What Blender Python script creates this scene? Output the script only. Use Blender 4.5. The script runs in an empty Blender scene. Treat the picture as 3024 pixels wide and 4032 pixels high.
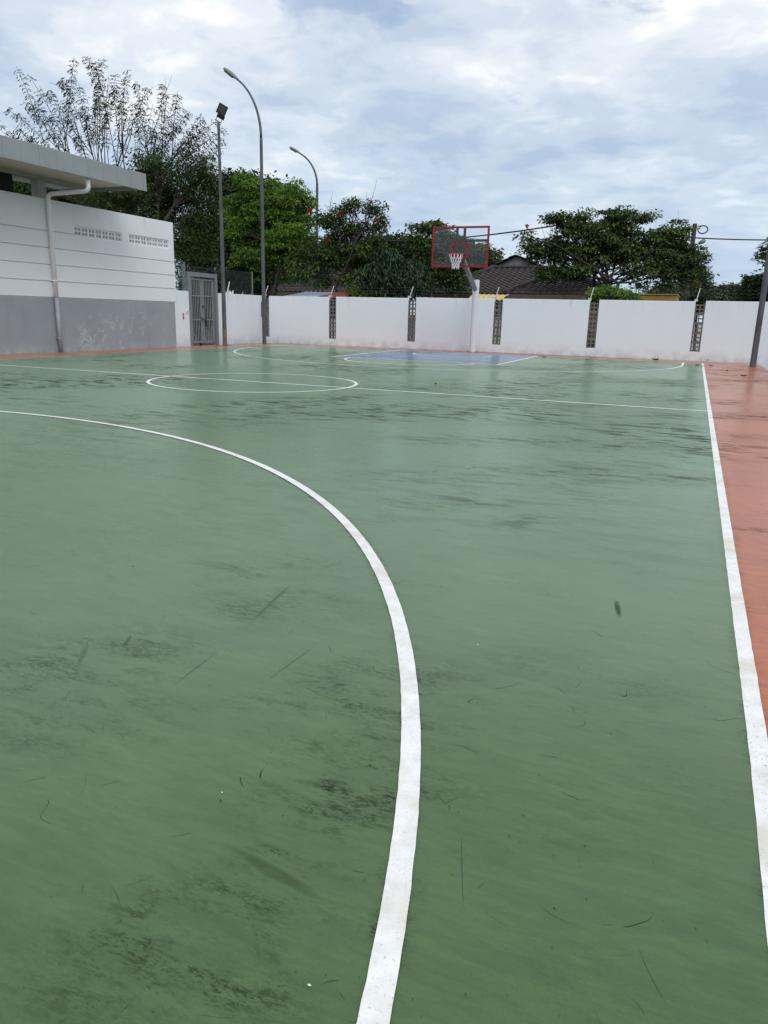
import bpy, bmesh, math, random
import numpy as np
from mathutils import Vector, Matrix

# ------------------------------------------------------------------ camera
PF, YAW, PITCH, ROLL = 2932.0, 0.3798, 0.2599, 0.0257
CAM = np.array([7.015, -11.326, 1.2027])
_f = np.array([-math.sin(YAW)*math.cos(PITCH), math.cos(YAW)*math.cos(PITCH), -math.sin(PITCH)])
_r0 = np.array([math.cos(YAW), math.sin(YAW), 0.0])
_u0 = np.cross(_r0, _f)
_r = _r0*math.cos(ROLL) + _u0*math.sin(ROLL)
_u = -_r0*math.sin(ROLL) + _u0*math.cos(ROLL)
scene = bpy.context.scene
cam = bpy.data.cameras.new('camera')
cam.sensor_fit = 'VERTICAL'; cam.sensor_height = 36.0; cam.lens = PF/4032*36.0
cam.clip_start = 0.05; cam.clip_end = 3000
camo = bpy.data.objects.new('camera', cam)
scene.collection.objects.link(camo)
M = Matrix(((_r[0], _u[0], -_f[0], CAM[0]), (_r[1], _u[1], -_f[1], CAM[1]), (_r[2], _u[2], -_f[2], CAM[2]), (0, 0, 0, 1)))
camo.matrix_world = M
scene.camera = camo

# ------------------------------------------------------------------ world, sun, exposure
SUN_EL, SUN_AZ = math.radians(48), math.atan2(0.66, -0.75)      # high veiled sun behind the camera
world = bpy.data.worlds.new('World'); scene.world = world; world.use_nodes = True
nt = world.node_tree; nt.nodes.clear()
def wn(t, **kw):
    n = nt.nodes.new(t)
    for k, v in kw.items(): setattr(n, k, v)
    return n
def wmath(op, a, b=None, c=None):
    n = wn('ShaderNodeMath', operation=op)
    for i, v in enumerate((a, b, c)):
        if v is None: continue
        if isinstance(v, (int, float)): n.inputs[i].default_value = v
        else: nt.links.new(v, n.inputs[i])
    return n.outputs[0]
SKY_STRENGTH = 0.15
out = wn('ShaderNodeOutputWorld'); bg = wn('ShaderNodeBackground'); bg.inputs['Strength'].default_value = SKY_STRENGTH
sky = wn('ShaderNodeTexSky', sky_type='NISHITA'); sky.sun_disc = False
sky.sun_elevation = SUN_EL; sky.sun_rotation = SUN_AZ; sky.air_density = 1.0; sky.dust_density = 1.5
tc = wn('ShaderNodeTexCoord'); sep = wn('ShaderNodeSeparateXYZ'); nt.links.new(tc.outputs['Generated'], sep.inputs[0])
zc = wmath('ADD', wmath('MAXIMUM', sep.outputs[2], 0.0), 0.17)
comb = wn('ShaderNodeCombineXYZ')
nt.links.new(wmath('DIVIDE', sep.outputs[0], zc), comb.inputs[0]); nt.links.new(wmath('DIVIDE', sep.outputs[1], zc), comb.inputs[1])
def wnoise(scale, detail, rough, off, dist=0.0, stretch=(1, 1, 1)):
    mp = wn('ShaderNodeMapping'); mp.inputs['Location'].default_value = off; mp.inputs['Scale'].default_value = stretch
    nt.links.new(comb.outputs[0], mp.inputs[0])
    n = wn('ShaderNodeTexNoise'); n.inputs['Scale'].default_value = scale; n.inputs['Detail'].default_value = detail
    n.inputs['Roughness'].default_value = rough; n.inputs['Distortion'].default_value = dist
    nt.links.new(mp.outputs[0], n.inputs['Vector']); return n.outputs['Fac']
def wramp(src, stops, interp='EASE'):
    r = wn('ShaderNodeValToRGB'); nt.links.new(src, r.inputs[0]); e = r.color_ramp.elements; r.color_ramp.interpolation = interp
    e[0].position, e[0].color = stops[0][0], (*stops[0][1], 1); e[1].position, e[1].color = stops[-1][0], (*stops[-1][1], 1)
    for p, c in stops[1:-1]:
        x = e.new(p); x.color = (*c, 1)
    return r.outputs[0]
billow = wnoise(1.25, 8, 0.50, (5.2, 0.4, 0), 0.25)
puff = wnoise(4.6, 7, 0.56, (8.3, 2.2, 0), 0.3)
mixn = wmath('ADD', wmath('MULTIPLY', billow, 0.60), wmath('MULTIPLY', puff, 0.40))
cl = wramp(mixn, [(0.38, (0.50, 0.59, 0.74)), (0.455, (0.61, 0.69, 0.80)), (0.525, (0.74, 0.795, 0.87)), (0.60, (0.94, 0.95, 0.96))])
# cloud deck a little greyer-blue low over the horizon (a longer path through it)
low = wramp(sep.outputs[2], [(0.0, (0.77, 0.875, 0.95)), (0.14, (0.82, 0.90, 0.965)), (0.30, (1.04, 1.04, 1.03)), (1.0, (1.15, 1.15, 1.15))], 'LINEAR')
mul = wn('ShaderNodeMix', data_type='RGBA', blend_type='MULTIPLY'); mul.inputs[0].default_value = 1.0
veil = wn('ShaderNodeMapRange'); veil.interpolation_type = 'SMOOTHSTEP'; nt.links.new(sep.outputs[2], veil.inputs[0])
for i_, v_ in enumerate((0.0, 0.20, 0.72, 0.0)): veil.inputs[i_+1].default_value = v_
soft_ = wn('ShaderNodeMix', data_type='RGBA'); nt.links.new(veil.outputs[0], soft_.inputs[0]); nt.links.new(cl, soft_.inputs[6]); soft_.inputs[7].default_value = (0.70, 0.76, 0.845, 1)
nt.links.new(soft_.outputs[2], mul.inputs[6]); nt.links.new(low, mul.inputs[7])
sc_ = wn('ShaderNodeVectorMath', operation='SCALE'); nt.links.new(mul.outputs[2], sc_.inputs[0]); sc_.inputs['Scale'].default_value = 1.05/SKY_STRENGTH
gap = wnoise(2.6, 7, 0.6, (1.25, 6.4, 0), 0.4)
# one thin place in the deck where blue shows, high ahead
gd = -0.400, 0.848, 0.345
dotv = wn('ShaderNodeVectorMath', operation='DOT_PRODUCT'); nt.links.new(tc.outputs['Generated'], dotv.inputs[0]); dotv.inputs[1].default_value = gd
hole = wn('ShaderNodeMapRange'); hole.interpolation_type = 'SMOOTHSTEP'; nt.links.new(dotv.outputs['Value'], hole.inputs[0]); hole.inputs[1].default_value = 0.9935; hole.inputs[2].default_value = 1.0
thin = wmath('SUBTRACT', gap, wmath('MULTIPLY', hole.outputs[0], 0.27))
cover = wramp(thin, [(0.26, (0.45,)*3), (0.40, (1,)*3)])
mx = wn('ShaderNodeMix', data_type='RGBA'); nt.links.new(cover, mx.inputs[0]); nt.links.new(sky.outputs[0], mx.inputs[6]); nt.links.new(sc_.outputs[0], mx.inputs[7])
nt.links.new(mx.outputs[2], bg.inputs[0]); nt.links.new(bg.outputs[0], out.inputs[0])

sun = bpy.data.lights.new('sun', 'SUN'); sun.energy = 1.5; sun.angle = math.radians(35); sun.color = (1.0, 0.985, 0.965)
suno = bpy.data.objects.new('sun', sun); scene.collection.objects.link(suno)
sd = Vector((math.sin(SUN_AZ)*math.cos(SUN_EL), math.cos(SUN_AZ)*math.cos(SUN_EL), math.sin(SUN_EL)))
suno.rotation_euler = sd.to_track_quat('Z', 'Y').to_euler(); suno.location = sd*50
scene.view_settings.view_transform = 'Standard'; scene.view_settings.look = 'None'
scene.view_settings.exposure = 0.0; scene.view_settings.gamma = 1.0; scene.view_settings.use_curve_mapping = False
scene.cycles.max_bounces = 6; scene.cycles.transparent_max_bounces = 12

# ------------------------------------------------------------------ helpers
COL = scene.collection
def ray(px, py): return _f + _r*(px-1512)/PF + _u*(2016-py)/PF
def at(px, py, d): return CAM + ray(px, py)*d
def onY(px, py, Y):
    d = ray(px, py); return CAM + d*((Y-CAM[1])/d[1])
def onX(px, py, X):
    d = ray(px, py); return CAM + d*((X-CAM[0])/d[0])
def ground_at(px, py):
    d = ray(px, py); return CAM - d*(CAM[2]/d[2])
def tag(o, label=None, cat=None, group=None, kind=None):
    if label: o['label'] = label
    if cat: o['category'] = cat
    if group: o['group'] = group
    if kind: o['kind'] = kind
    return o
def empty(name, loc, label, cat, group=None):
    o = bpy.data.objects.new(name, None); COL.objects.link(o); o.location = [float(v) for v in loc]
    o.empty_display_size = 0.2
    return tag(o, label, cat, group)
def link(name, me, mat, parent=None, loc=None):
    o = bpy.data.objects.new(name, me); COL.objects.link(o)
    if mat is not None and len(me.materials) == 0: me.materials.append(mat)
    if loc is not None: o.location = [float(v) for v in loc]
    if parent is not None: o.parent = parent
    return o
class MB:
    """collects geometry in the local frame of an origin and links it as one mesh object"""
    def __init__(s, origin=(0, 0, 0)): s.v = []; s.f = []; s.o = np.array(origin, float)
    def add(s, verts, faces):
        n = len(s.v); s.v += [tuple(np.asarray(p, float)-s.o) for p in verts]; s.f += [tuple(i+n for i in f) for f in faces]
    def box(s, x0, x1, y0, y1, z0, z1, b=0.0):
        if b <= 0:
            P = [(x0,y0,z0),(x1,y0,z0),(x1,y1,z0),(x0,y1,z0),(x0,y0,z1),(x1,y0,z1),(x1,y1,z1),(x0,y1,z1)]
            s.add(P, [(0,3,2,1),(4,5,6,7),(0,1,5,4),(1,2,6,5),(2,3,7,6),(3,0,4,7)])
        else:
            bm = bmesh.new(); bmesh.ops.create_cube(bm, size=1)
            for v in bm.verts: v.co = Vector(((x0+x1)/2+v.co.x*(x1-x0), (y0+y1)/2+v.co.y*(y1-y0), (z0+z1)/2+v.co.z*(z1-z0)))
            bmesh.ops.bevel(bm, geom=list(bm.edges), offset=b, segments=1, affect='EDGES')
            bm.verts.index_update(); s.add([v.co for v in bm.verts], [[v.index for v in f.verts] for f in bm.faces]); bm.free()
        return s
    def obox(s, c, ax, ay, az, hx, hy, hz):
        c, ax, ay, az = (np.asarray(q, float) for q in (c, ax, ay, az))
        P = [c+ax*hx*i+ay*hy*j+az*hz*k for k in (-1, 1) for i, j in ((-1,-1),(1,-1),(1,1),(-1,1))]
        s.add(P, [(0,3,2,1),(4,5,6,7),(0,1,5,4),(1,2,6,5),(2,3,7,6),(3,0,4,7)]); return s
    def tube(s, pts, radii, n=8, cap=True, rot=0.0):
        pts = [np.asarray(p, float) for p in pts]
        if isinstance(radii, (int, float)): radii = [radii]*len(pts)
        V = []; F = []; prev = None
        for i, p in enumerate(pts):
            t = pts[min(i+1, len(pts)-1)]-pts[max(i-1, 0)]; t = t/(np.linalg.norm(t)+1e-9)
            if prev is None:
                a = np.array([1., 0, 0]) if abs(t[0]) < 0.8 else np.array([0, 1., 0])
            else: a = prev
            a = a-t*(a@t); a = a/np.linalg.norm(a); b = np.cross(t, a); prev = a
            for k in range(n):
                th = 2*math.pi*k/n+rot; V.append(p+radii[i]*(math.cos(th)*a+math.sin(th)*b))
        for i in range(len(pts)-1):
            for k in range(n):
                k2 = (k+1) % n; F.append((i*n+k, i*n+k2, (i+1)*n+k2, (i+1)*n+k))
        if cap:
            F.append(tuple(range(n-1, -1, -1))); F.append(tuple((len(pts)-1)*n+k for k in range(n)))
        s.add(V, F); return s
    def build(s, name, mat, parent=None, smooth=False, kind=None):
        me = bpy.data.meshes.new(name); me.from_pydata(s.v, [], s.f); me.update()
        if smooth: me.shade_smooth()
        po = np.array(parent.matrix_basis.translation) if parent is not None and parent.parent is None else np.zeros(3)
        if parent is not None and parent.parent is not None:
            po = np.array(parent.matrix_basis.translation)+np.array(parent.parent.matrix_basis.translation)
        o = link(name, me, mat, parent, s.o-po)
        if kind: o['kind'] = kind
        return o
def fast_mesh(name, V, F, mat, parent=None, tint=None, smooth=False):
    """V (n,3) and quads F (m,4) as numpy arrays"""
    me = bpy.data.meshes.new(name); V = np.asarray(V, np.float32); F = np.asarray(F, np.int32)
    if parent is not None: V = V-np.array(parent.matrix_basis.translation, np.float32)
    me.vertices.add(len(V)); me.vertices.foreach_set('co', V.ravel())
    me.loops.add(F.size); me.loops.foreach_set('vertex_index', F.ravel())
    me.polygons.add(len(F)); me.polygons.foreach_set('loop_start', np.arange(0, F.size, F.shape[1], dtype=np.int32))
    if tint is not None:
        at_ = me.attributes.new('tint', 'FLOAT', 'POINT'); at_.data.foreach_set('value', np.asarray(tint, np.float32))
    me.update(calc_edges=True)
    if smooth: me.shade_smooth()
    return link(name, me, mat, parent)

# ------------------------------------------------------------------ material helpers
class NT:
    def __init__(s, name):
        s.m = bpy.data.materials.new(name); s.m.use_nodes = True; s.t = s.m.node_tree; s.n = s.t.nodes; s.l = s.t.links
        s.p = s.n['Principled BSDF']; s.geo = None
    def new(s, t, **kw):
        n = s.n.new(t)
        for k, v in kw.items(): setattr(n, k, v)
        return n
    def pos(s, obj=False):
        if obj:
            return s.new('ShaderNodeTexCoord').outputs['Object']
        if s.geo is None: s.geo = s.new('ShaderNodeNewGeometry')
        return s.geo.outputs['Position']
    def mapping(s, vec, loc=(0,0,0), rot=(0,0,0), scale=(1,1,1), typ='POINT'):
        m = s.new('ShaderNodeMapping', vector_type=typ); m.inputs['Location'].default_value = loc; m.inputs['Rotation'].default_value = rot; m.inputs['Scale'].default_value = scale
        s.l.new(vec, m.inputs[0]); return m.outputs[0]
    def noise(s, scale, detail=4, rough=0.55, vec=None, dist=0.0):
        n = s.new('ShaderNodeTexNoise'); n.inputs['Scale'].default_value = scale; n.inputs['Detail'].default_value = detail
        n.inputs['Roughness'].default_value = rough; n.inputs['Distortion'].default_value = dist
        s.l.new(vec if vec is not None else s.pos(), n.inputs['Vector']); return n.outputs['Fac']
    def vor(s, scale, vec=None, feature='F1', out='Distance', rnd=1.0):
        n = s.new('ShaderNodeTexVoronoi', feature=feature); n.inputs['Scale'].default_value = scale; n.inputs['Randomness'].default_value = rnd
        s.l.new(vec if vec is not None else s.pos(), n.inputs['Vector']); return n.outputs[out]
    def math(s, op, a, b=None, clamp=False):
        n = s.new('ShaderNodeMath', operation=op); n.use_clamp = clamp
        for i, v in enumerate((a, b)):
            if v is None: continue
            if isinstance(v, (int, float)): n.inputs[i].default_value = v
            else: s.l.new(v, n.inputs[i])
        return n.outputs[0]
    def rng(s, v, a, b, c=0.0, d=1.0, smooth=True):
        n = s.new('ShaderNodeMapRange'); n.interpolation_type = 'SMOOTHSTEP' if smooth else 'LINEAR'
        s.l.new(v, n.inputs[0])
        for i, q in enumerate((a, b, c, d)): n.inputs[i+1].default_value = q
        return n.outputs[0]
    def ramp(s, v, stops):
        r = s.new('ShaderNodeValToRGB'); s.l.new(v, r.inputs[0]); e = r.color_ramp.elements
        e[0].position, e[0].color = stops[0][0], (*stops[0][1], 1); e[1].position, e[1].color = stops[-1][0], (*stops[-1][1], 1)
        for p, c in stops[1:-1]:
            x = e.new(p); x.color = (*c, 1)
        return r.outputs[0]
    def mix(s, fac, a, b, blend='MIX'):
        n = s.new('ShaderNodeMix', data_type='RGBA', blend_type=blend)
        if isinstance(fac, (int, float)): n.inputs[0].default_value = fac
        else: s.l.new(fac, n.inputs[0])
        for i, v in ((6, a), (7, b)):
            if isinstance(v, tuple): n.inputs[i].default_value = (*v, 1)
            else: s.l.new(v, n.inputs[i])
        return n.outputs[2]
    def set(s, name, v):
        i = s.p.inputs[name]
        if isinstance(v, (int, float)): i.default_value = v
        elif isinstance(v, tuple): i.default_value = (*v, 1)
        else: s.l.new(v, i)
        return s
    def bump(s, h, strength=0.2, dist=0.01):
        b = s.new('ShaderNodeBump'); b.inputs['Strength'].default_value = strength; b.inputs['Distance'].default_value = dist
        s.l.new(h, b.inputs['Height']); s.l.new(b.outputs[0], s.p.inputs['Normal']); return s
def simple(name, col, rough=0.5, metal=0.0, var=0.15, scale=6.0, bump=0.0, bscale=60.0, spec=0.5):
    k = NT(name); n = k.noise(scale, 5, 0.6)
    a = tuple(c*(1-var) for c in col); b = tuple(min(1, c*(1+var)) for c in col)
    k.set('Base Color', k.ramp(n, [(0.3, a), (0.7, b)])).set('Roughness', rough).set('Metallic', metal).set('Specular IOR Level', spec)
    if bump: k.bump(k.noise(bscale, 3), bump, 0.005)
    return k.m

# ------------------------------------------------------------------ court materials
STAINS = [  # centre px in the photo traced to the ground, half sizes in m, rotation, strength
    (770, 3660, .34, .16, .4, .75), (1000, 3560, .15, .10, .2, .35), (1400, 3140, .30, .15, .2, .95), (1330, 3080, .2, .1, .6, .6),
    (1050, 3370, .10, .05, .5, .9), (1450, 2960, .35, .14, .3, .6), (1440, 2720, .4, .2, .3, .7), (560, 3700, .25, .14, .1, .4),
    (420, 2560, .35, .16, .1, .7), (180, 2640, .5, .2, .2, .6), (1060, 2390, .35, .2, .2, .6), (1050, 2240, .4, .2, .1, .5),
    (300, 2830, .4, .2, .3, .45), (880, 3850, .16, .07, -.4, .9), (2540, 2740, .2, .1, .4, .35), (1800, 1735, .9, .3, .0, .5),
    (1440, 1632, 1.0, .5, .2, .9), (2450, 1680, 1.3, .5, .1, .7), (2650, 1760, 1.0, .4, .1, .7), (2500, 1760, .8, .3, .2, .7),
    (1780, 1980, .5, .2, .1, .5), (2100, 2060, .3, .25, .0, .4), (2550, 1880, .9, .22, .0, .6), (2300, 1600, 1.2, .4, .1, .6),
    (1600, 1530, 1.2, .5, .0, .7), (900, 1660, 1.6, .6, .0, .35), (2350, 1500, 1.5, .4, .0, .6), (2040, 2620, .25, .12, .2, .3), (2650, 1500, 1.2, .4, 0, .7), (1900, 1560, 1.3, .4, .1, .6), (2200, 1740, 1.0, .35, .1, .6), (2680, 1640, 1.0, .4, 0, .7), (1200, 1570, 1.2, .4, 0, .5), (2050, 1450, 1.5, .5, 0, .6), (2300, 1860, .8, .25, .1, .6), (1650, 1880, .7, .25, .1, .4), (2720, 1440, 1.0, .4, 0, .5)]
SMEARS = [((880, 3325), (1290, 3560), .030, .5), ((1010, 3430), (1160, 3480), .02, .4), ((480, 2560), (520, 2500), .018, .6), ((2424, 2360), (2440, 2440), .022, .75),
          ((660, 2720), (870, 2560), .010, .4), ((1030, 2700), (1250, 2540), .010, .4), ((960, 2480), (1160, 2290), .02, .45), ((350, 2530), (300, 2640), .02, .4)]
def court_material(name, base, light, dark_stain, tone, traced=False, spec=.3, sheen=.3, stint=(.80, 1.0, .84)):
    k = NT(name); P = k.pos()
    big = k.noise(0.35, 4, 0.6); mid = k.noise(1.7, 6, 0.65, dist=0.6)
    col = k.mix(k.rng(big, .3, .7), base, light)
    col = k.mix(k.rng(mid, .42, .70, 0, .38), col, tuple(c*1.25 for c in light))
    col = k.mix(k.rng(k.noise(0.9, 5, .6, k.mapping(P, loc=(4, 9, 0))), .5, .72, 0, .4), col, tuple(c*.72 for c in base))
    # paint roller laps: wide straight bands laid across the court, slightly different in tone
    band = k.new('ShaderNodeTexBrick'); band.offset = .35; band.inputs['Scale'].default_value = 1.0
    band.inputs['Color1'].default_value = (.90, .90, .90, 1); band.inputs['Color2'].default_value = (1.10, 1.10, 1.10, 1); band.inputs['Mortar'].default_value = (1, 1, 1, 1)
    band.inputs['Mortar Size'].default_value = 0.0; band.inputs['Brick Width'].default_value = 2.3; band.inputs['Row Height'].default_value = 0.62
    wob = k.new('ShaderNodeVectorMath', operation='ADD')
    nz = k.new('ShaderNodeTexNoise'); nz.inputs['Scale'].default_value = 1.3; k.l.new(P, nz.inputs['Vector'])
    sc = k.new('ShaderNodeVectorMath', operation='SCALE'); sc.inputs['Scale'].default_value = .12; k.l.new(nz.outputs['Color'], sc.inputs[0])
    k.l.new(P, wob.inputs[0]); k.l.new(sc.outputs[0], wob.inputs[1])
    k.l.new(k.mapping(wob.outputs[0], rot=(0, 0, .55)), band.inputs['Vector'])
    col = k.mix(.8, col, band.outputs['Color'], 'MULTIPLY')
    # roller strokes and gritty texture of the acrylic coat
    for sc2, rt, amt in ((5.5, .9, .16), (13.0, -.45, .14), (34.0, .3, .12)):
        st_ = k.noise(sc2, 5, .68, k.mapping(P, rot=(0, 0, rt), scale=(.35, 1.6, 1)), .3)
        col = k.mix(k.rng(st_, .36, .64, 0, amt*1.6), col, tuple(c*.62 for c in base))
        col = k.mix(k.rng(st_, .64, .36, 0, amt), col, tuple(c*1.45 for c in light))
    # granular dirt: grains gather inside stains
    grain = k.noise(110, 4, .75, k.mapping(P, rot=(0, 0, .5), scale=(.55, 1.5, 1))); grain2 = k.noise(30, 7, .8, k.mapping(P, rot=(0, 0, -.35), scale=(.6, 1.6, 1)), .4)
    clump = k.rng(k.noise(7, 5, .65, k.mapping(P, loc=(1, 4, 0), rot=(0, 0, -YAW), scale=(.6, 1.5, 1)), .6), .40, .64, .12, 1)
    total = None; far = None
    for (px, py, sx, sy, rot, st) in (STAINS if traced else [(2900, 1640, 1.2, .4, 0, .9), (2960, 1500, 1.3, .5, 0, 1), (2930, 1460, 1.2, .5, 0, .9), (2900, 1720, .8, .25, 0, .7), (2925, 2085, .25, .05, 0, 1), (1900, 1425, 1.2, .3, 0, .5)]):
        g = ground_at(px, py)
        v = k.mapping(P, loc=(g[0], g[1], 0), rot=(0, 0, rot+YAW), scale=(sx*1.6, sy*1.9, 1), typ='TEXTURE')
        d = k.new('ShaderNodeVectorMath', operation='LENGTH'); k.l.new(v, d.inputs[0])
        f = k.rng(d.outputs['Value'], 1.0, 0.1, 0, st)
        total = f if total is None else k.math('MAXIMUM', total, f)
        if py < 2100: far = f if far is None else k.math('MAXIMUM', far, f)
    lowd = k.rng(k.math('MULTIPLY', k.noise(.55, 3, .55, k.mapping(P, loc=(2, 5, 0))), k.noise(2.4, 5, .7)), .235, .36, 0, .8)
    streak = k.rng(k.noise(2.6, 6, .7, k.mapping(P, rot=(0, 0, -YAW), scale=(.45, 1.5, 1))), .56, .72, 0, .9)
    zone = k.rng(k.noise(.30, 3, .5, k.mapping(P, loc=(7, 1, 0))), .44, .60)
    yg = k.new('ShaderNodeSeparateXYZ'); k.l.new(P, yg.inputs[0])
    zone = k.math('MULTIPLY', zone, k.rng(yg.outputs[1], -7.5, -2.0, .15, 1.0))
    stain = k.math('MAXIMUM', total, k.math('MAXIMUM', k.math('MULTIPLY', lowd, .28), k.math('MULTIPLY', streak, zone)))
    # grime swept up against the painted lines
    for s_ in ((-1, 1) if traced else ()):
        v = k.mapping(P, loc=(0, s_*BASK, 0), typ='TEXTURE'); d = k.new('ShaderNodeVectorMath', operation='LENGTH')
        vz = k.new('ShaderNodeVectorMath', operation='MULTIPLY'); vz.inputs[1].default_value = (1, 1, 0); k.l.new(v, vz.inputs[0]); k.l.new(vz.outputs[0], d.inputs[0])
        rim = k.rng(k.math('ABSOLUTE', k.math('SUBTRACT', d.outputs['Value'], R3)), .075, .025)
        stain = k.math('MAXIMUM', stain, k.math('MULTIPLY', rim, k.rng(k.noise(1.9, 5, .7), .38, .62, .15, 1)))
    sl = k.rng(k.math('ABSOLUTE', k.math('SUBTRACT', yg.outputs[0], W+.03)), .075, .03)
    stain = k.math('MAXIMUM', stain, k.math('MULTIPLY', sl, k.rng(k.noise(1.5, 5, .7), .4, .65, .1, .9)))
    stain = k.math('MULTIPLY', stain, clump)
    thr = k.math('MULTIPLY', stain, k.rng(k.math('ADD', k.math('MULTIPLY', grain, .55), k.math('MULTIPLY', grain2, .45)), .475, .545))
    soft = k.math('MULTIPLY', stain, k.rng(grain2, .36, .66, .08, .42))
    dirt = k.math('MAXIMUM', k.math('MULTIPLY', thr, .92), soft)
    blot = k.rng(k.noise(4.4, 7, .74, k.mapping(P, rot=(0, 0, -YAW), scale=(.5, 1.4, 1), loc=(3, 3, 0))), .48, .585)
    dirt = k.math('MAXIMUM', dirt, k.math('MULTIPLY', k.math('MAXIMUM', far, k.math('MULTIPLY', zone, .8)), k.math('MULTIPLY', blot, 1.0)))
    for (a, b, w, st) in (SMEARS if traced else []):
        A, B = ground_at(*a), ground_at(*b); c = (A+B)/2; L = np.hypot(*(B-A)[:2])/2; ang = math.atan2(B[1]-A[1], B[0]-A[0])
        v = k.mapping(P, loc=(c[0], c[1], 0), rot=(0, 0, ang), scale=(L*1.1, w*.75, 1), typ='TEXTURE')
        d = k.new('ShaderNodeVectorMath', operation='LENGTH'); k.l.new(v, d.inputs[0])
        f = k.math('MULTIPLY', k.rng(d.outputs['Value'], 1.0, .35, 0, st), k.rng(grain2, .3, .6, .55, 1))
        dirt = k.math('MAXIMUM', dirt, f)
    # thin curved scratches and shoe scuffs: narrow contour lines of a noise, broken up
    for sc_, off, w, msk in ((2.3, (5, 2, 0), .0012, .62), (4.1, (1, 8, 0), .002, .62)):
        v = k.mapping(P, loc=off)
        c = k.math('ABSOLUTE', k.math('SUBTRACT', k.noise(sc_, 1.5, .4, v), .5))
        m = k.rng(k.noise(sc_*2.1, 2, .5, k.mapping(P, loc=(off[1]+3, off[0]+6, 0))), msk, msk+.05)
        dirt = k.math('MAXIMUM', dirt, k.math('MULTIPLY', k.math('MULTIPLY', k.rng(c, w, w*.3), m), .8))
    # small dark spots
    sp = k.rng(k.vor(2.2), .007, .004); spm = k.rng(k.noise(9, 2), .45, .6)
    dirt = k.math('MAXIMUM', dirt, k.math('MULTIPLY', sp, k.math('MULTIPLY', spm, .9)))
    col = k.mix(k.math('MULTIPLY', dirt, tone, clamp=True), col, dark_stain)
    wsp = k.rng(k.vor(1.7, k.mapping(P, loc=(.4, .7, 0))), .008, .005)
    col = k.mix(k.math('MULTIPLY', wsp, .8), col, (.6, .6, .55))
    col = k.mix(k.rng(k.noise(210, 2, .6), .3, .7, 0, .22), col, tuple(c*.55 for c in base))
    k.set('Base Color', col)
    k.set('Roughness', k.math('ADD', k.rng(big, .3, .7, .21, .29), k.math('MULTIPLY', dirt, .35)))
    clean = k.math('SUBTRACT', 1.0, k.math('MULTIPLY', dirt, 1.1), clamp=True)      # caked dirt is matt, clean paint has a soft sheen
    k.set('Specular IOR Level', k.math('MULTIPLY', clean, spec)).set('Sheen Weight', k.math('MULTIPLY', clean, sheen)).set('Sheen Roughness', .55).set('Sheen Tint', stint)
    h = k.math('ADD', k.math('MULTIPLY', k.noise(150, 3, .6), .6), k.math('MULTIPLY', k.noise(22, 4, .6), .9))
    k.bump(h, .07, .003)
    return k.m
MAT = {}
W, L, WL = 7.31, 13.34, 7.29
KW, KL = 2.372, 5.42
BASK = 11.80
R3 = 6.79
MAT['green'] = court_material('court_green_paint', (.044, .090, .023), (.062, .116, .036), (.022, .0185, .015), 1.0, True, .34, .26, (.72, 1.0, .74))
MAT['red'] = court_material('court_red_paint', (.37, .096, .036), (.42, .118, .047), (.055, .042, .036), 1.0, False, .25, .13, (1.0, .74, .60))
MAT['blue'] = court_material('court_blue_paint', (.074, .144, .245), (.088, .165, .272), (.055, .06, .075), .9, False, .28, .18, (.8, .87, 1.0))
def line_mat(name, wear):
    k = NT(name); n = k.noise(14, 5, .65); g = k.noise(120, 3, .7)
    col = k.ramp(n, [(.3, (.66, .645, .60)), (.6, (.80, .80, .785))])
    spk = k.math('MULTIPLY', k.rng(g, .60, .68), k.rng(k.noise(2.5, 3), .36, .58, .25, 1))
    col = k.mix(k.math('MULTIPLY', spk, .75), col, (.16, .14, .11))
    col = k.mix(k.rng(k.noise(3.2, 4), .47, .70, 0, .6), col, (.55, .49, .38))
    if wear:
        col = k.mix(k.rng(k.noise(2.2, 5, .7), .40, .62, 0, wear), col, (.40, .33, .28))
    k.set('Base Color', col).set('Roughness', .55); k.bump(k.noise(150, 3), .18, .004)
    return k.m
MAT['line'] = line_mat('line_paint', 0)
MAT['line_worn'] = line_mat('line_paint_worn', .85)
MAT['line_edge'] = (lambda k: (k.set('Base Color', k.ramp(k.noise(40, 4), [(.3, (.035, .05, .035)), (.7, (.055, .09, .055))])).set('Roughness', .6), k.m)[1])(NT('line_edge_grime'))

# ------------------------------------------------------------------ ground and court
def sheet(name, pts, mat, z, parent=None, kind='structure'):
    mb = MB(); mb.add([(x, y, z) for x, y in pts], [tuple(range(len(pts)))]); o = mb.build(name, mat, parent)
    if kind and parent is None: o['kind'] = kind
    return o
k = NT('outer_ground_soil'); n1 = k.noise(.25, 6, .6); n2 = k.noise(6, 6, .7)
c = k.mix(k.rng(n1, .42, .58), (.045, .042, .036), (.035, .055, .022)); c = k.mix(k.rng(n2, .5, .7, 0, .6), c, (.02, .018, .015))
k.set('Base Color', c).set('Roughness', .9); k.bump(n2, .5, .05); MAT['soil'] = k.m
sheet('ground', [(-900, -900), (900, -900), (900, 900), (-900, 900)], MAT['soil'], -.26)
k = NT('street_asphalt'); k.set('Base Color', k.ramp(k.noise(60, 4, .7), [(.3, (.05, .05, .05)), (.7, (.085, .083, .08))])).set('Roughness', .85); k.bump(k.noise(120, 2), .4, .01); MAT['asphalt'] = k.m
sheet('street', [(-60, 16.6), (60, 16.6), (60, 21.6), (-60, 21.6)], MAT['asphalt'], -.245)

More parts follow.
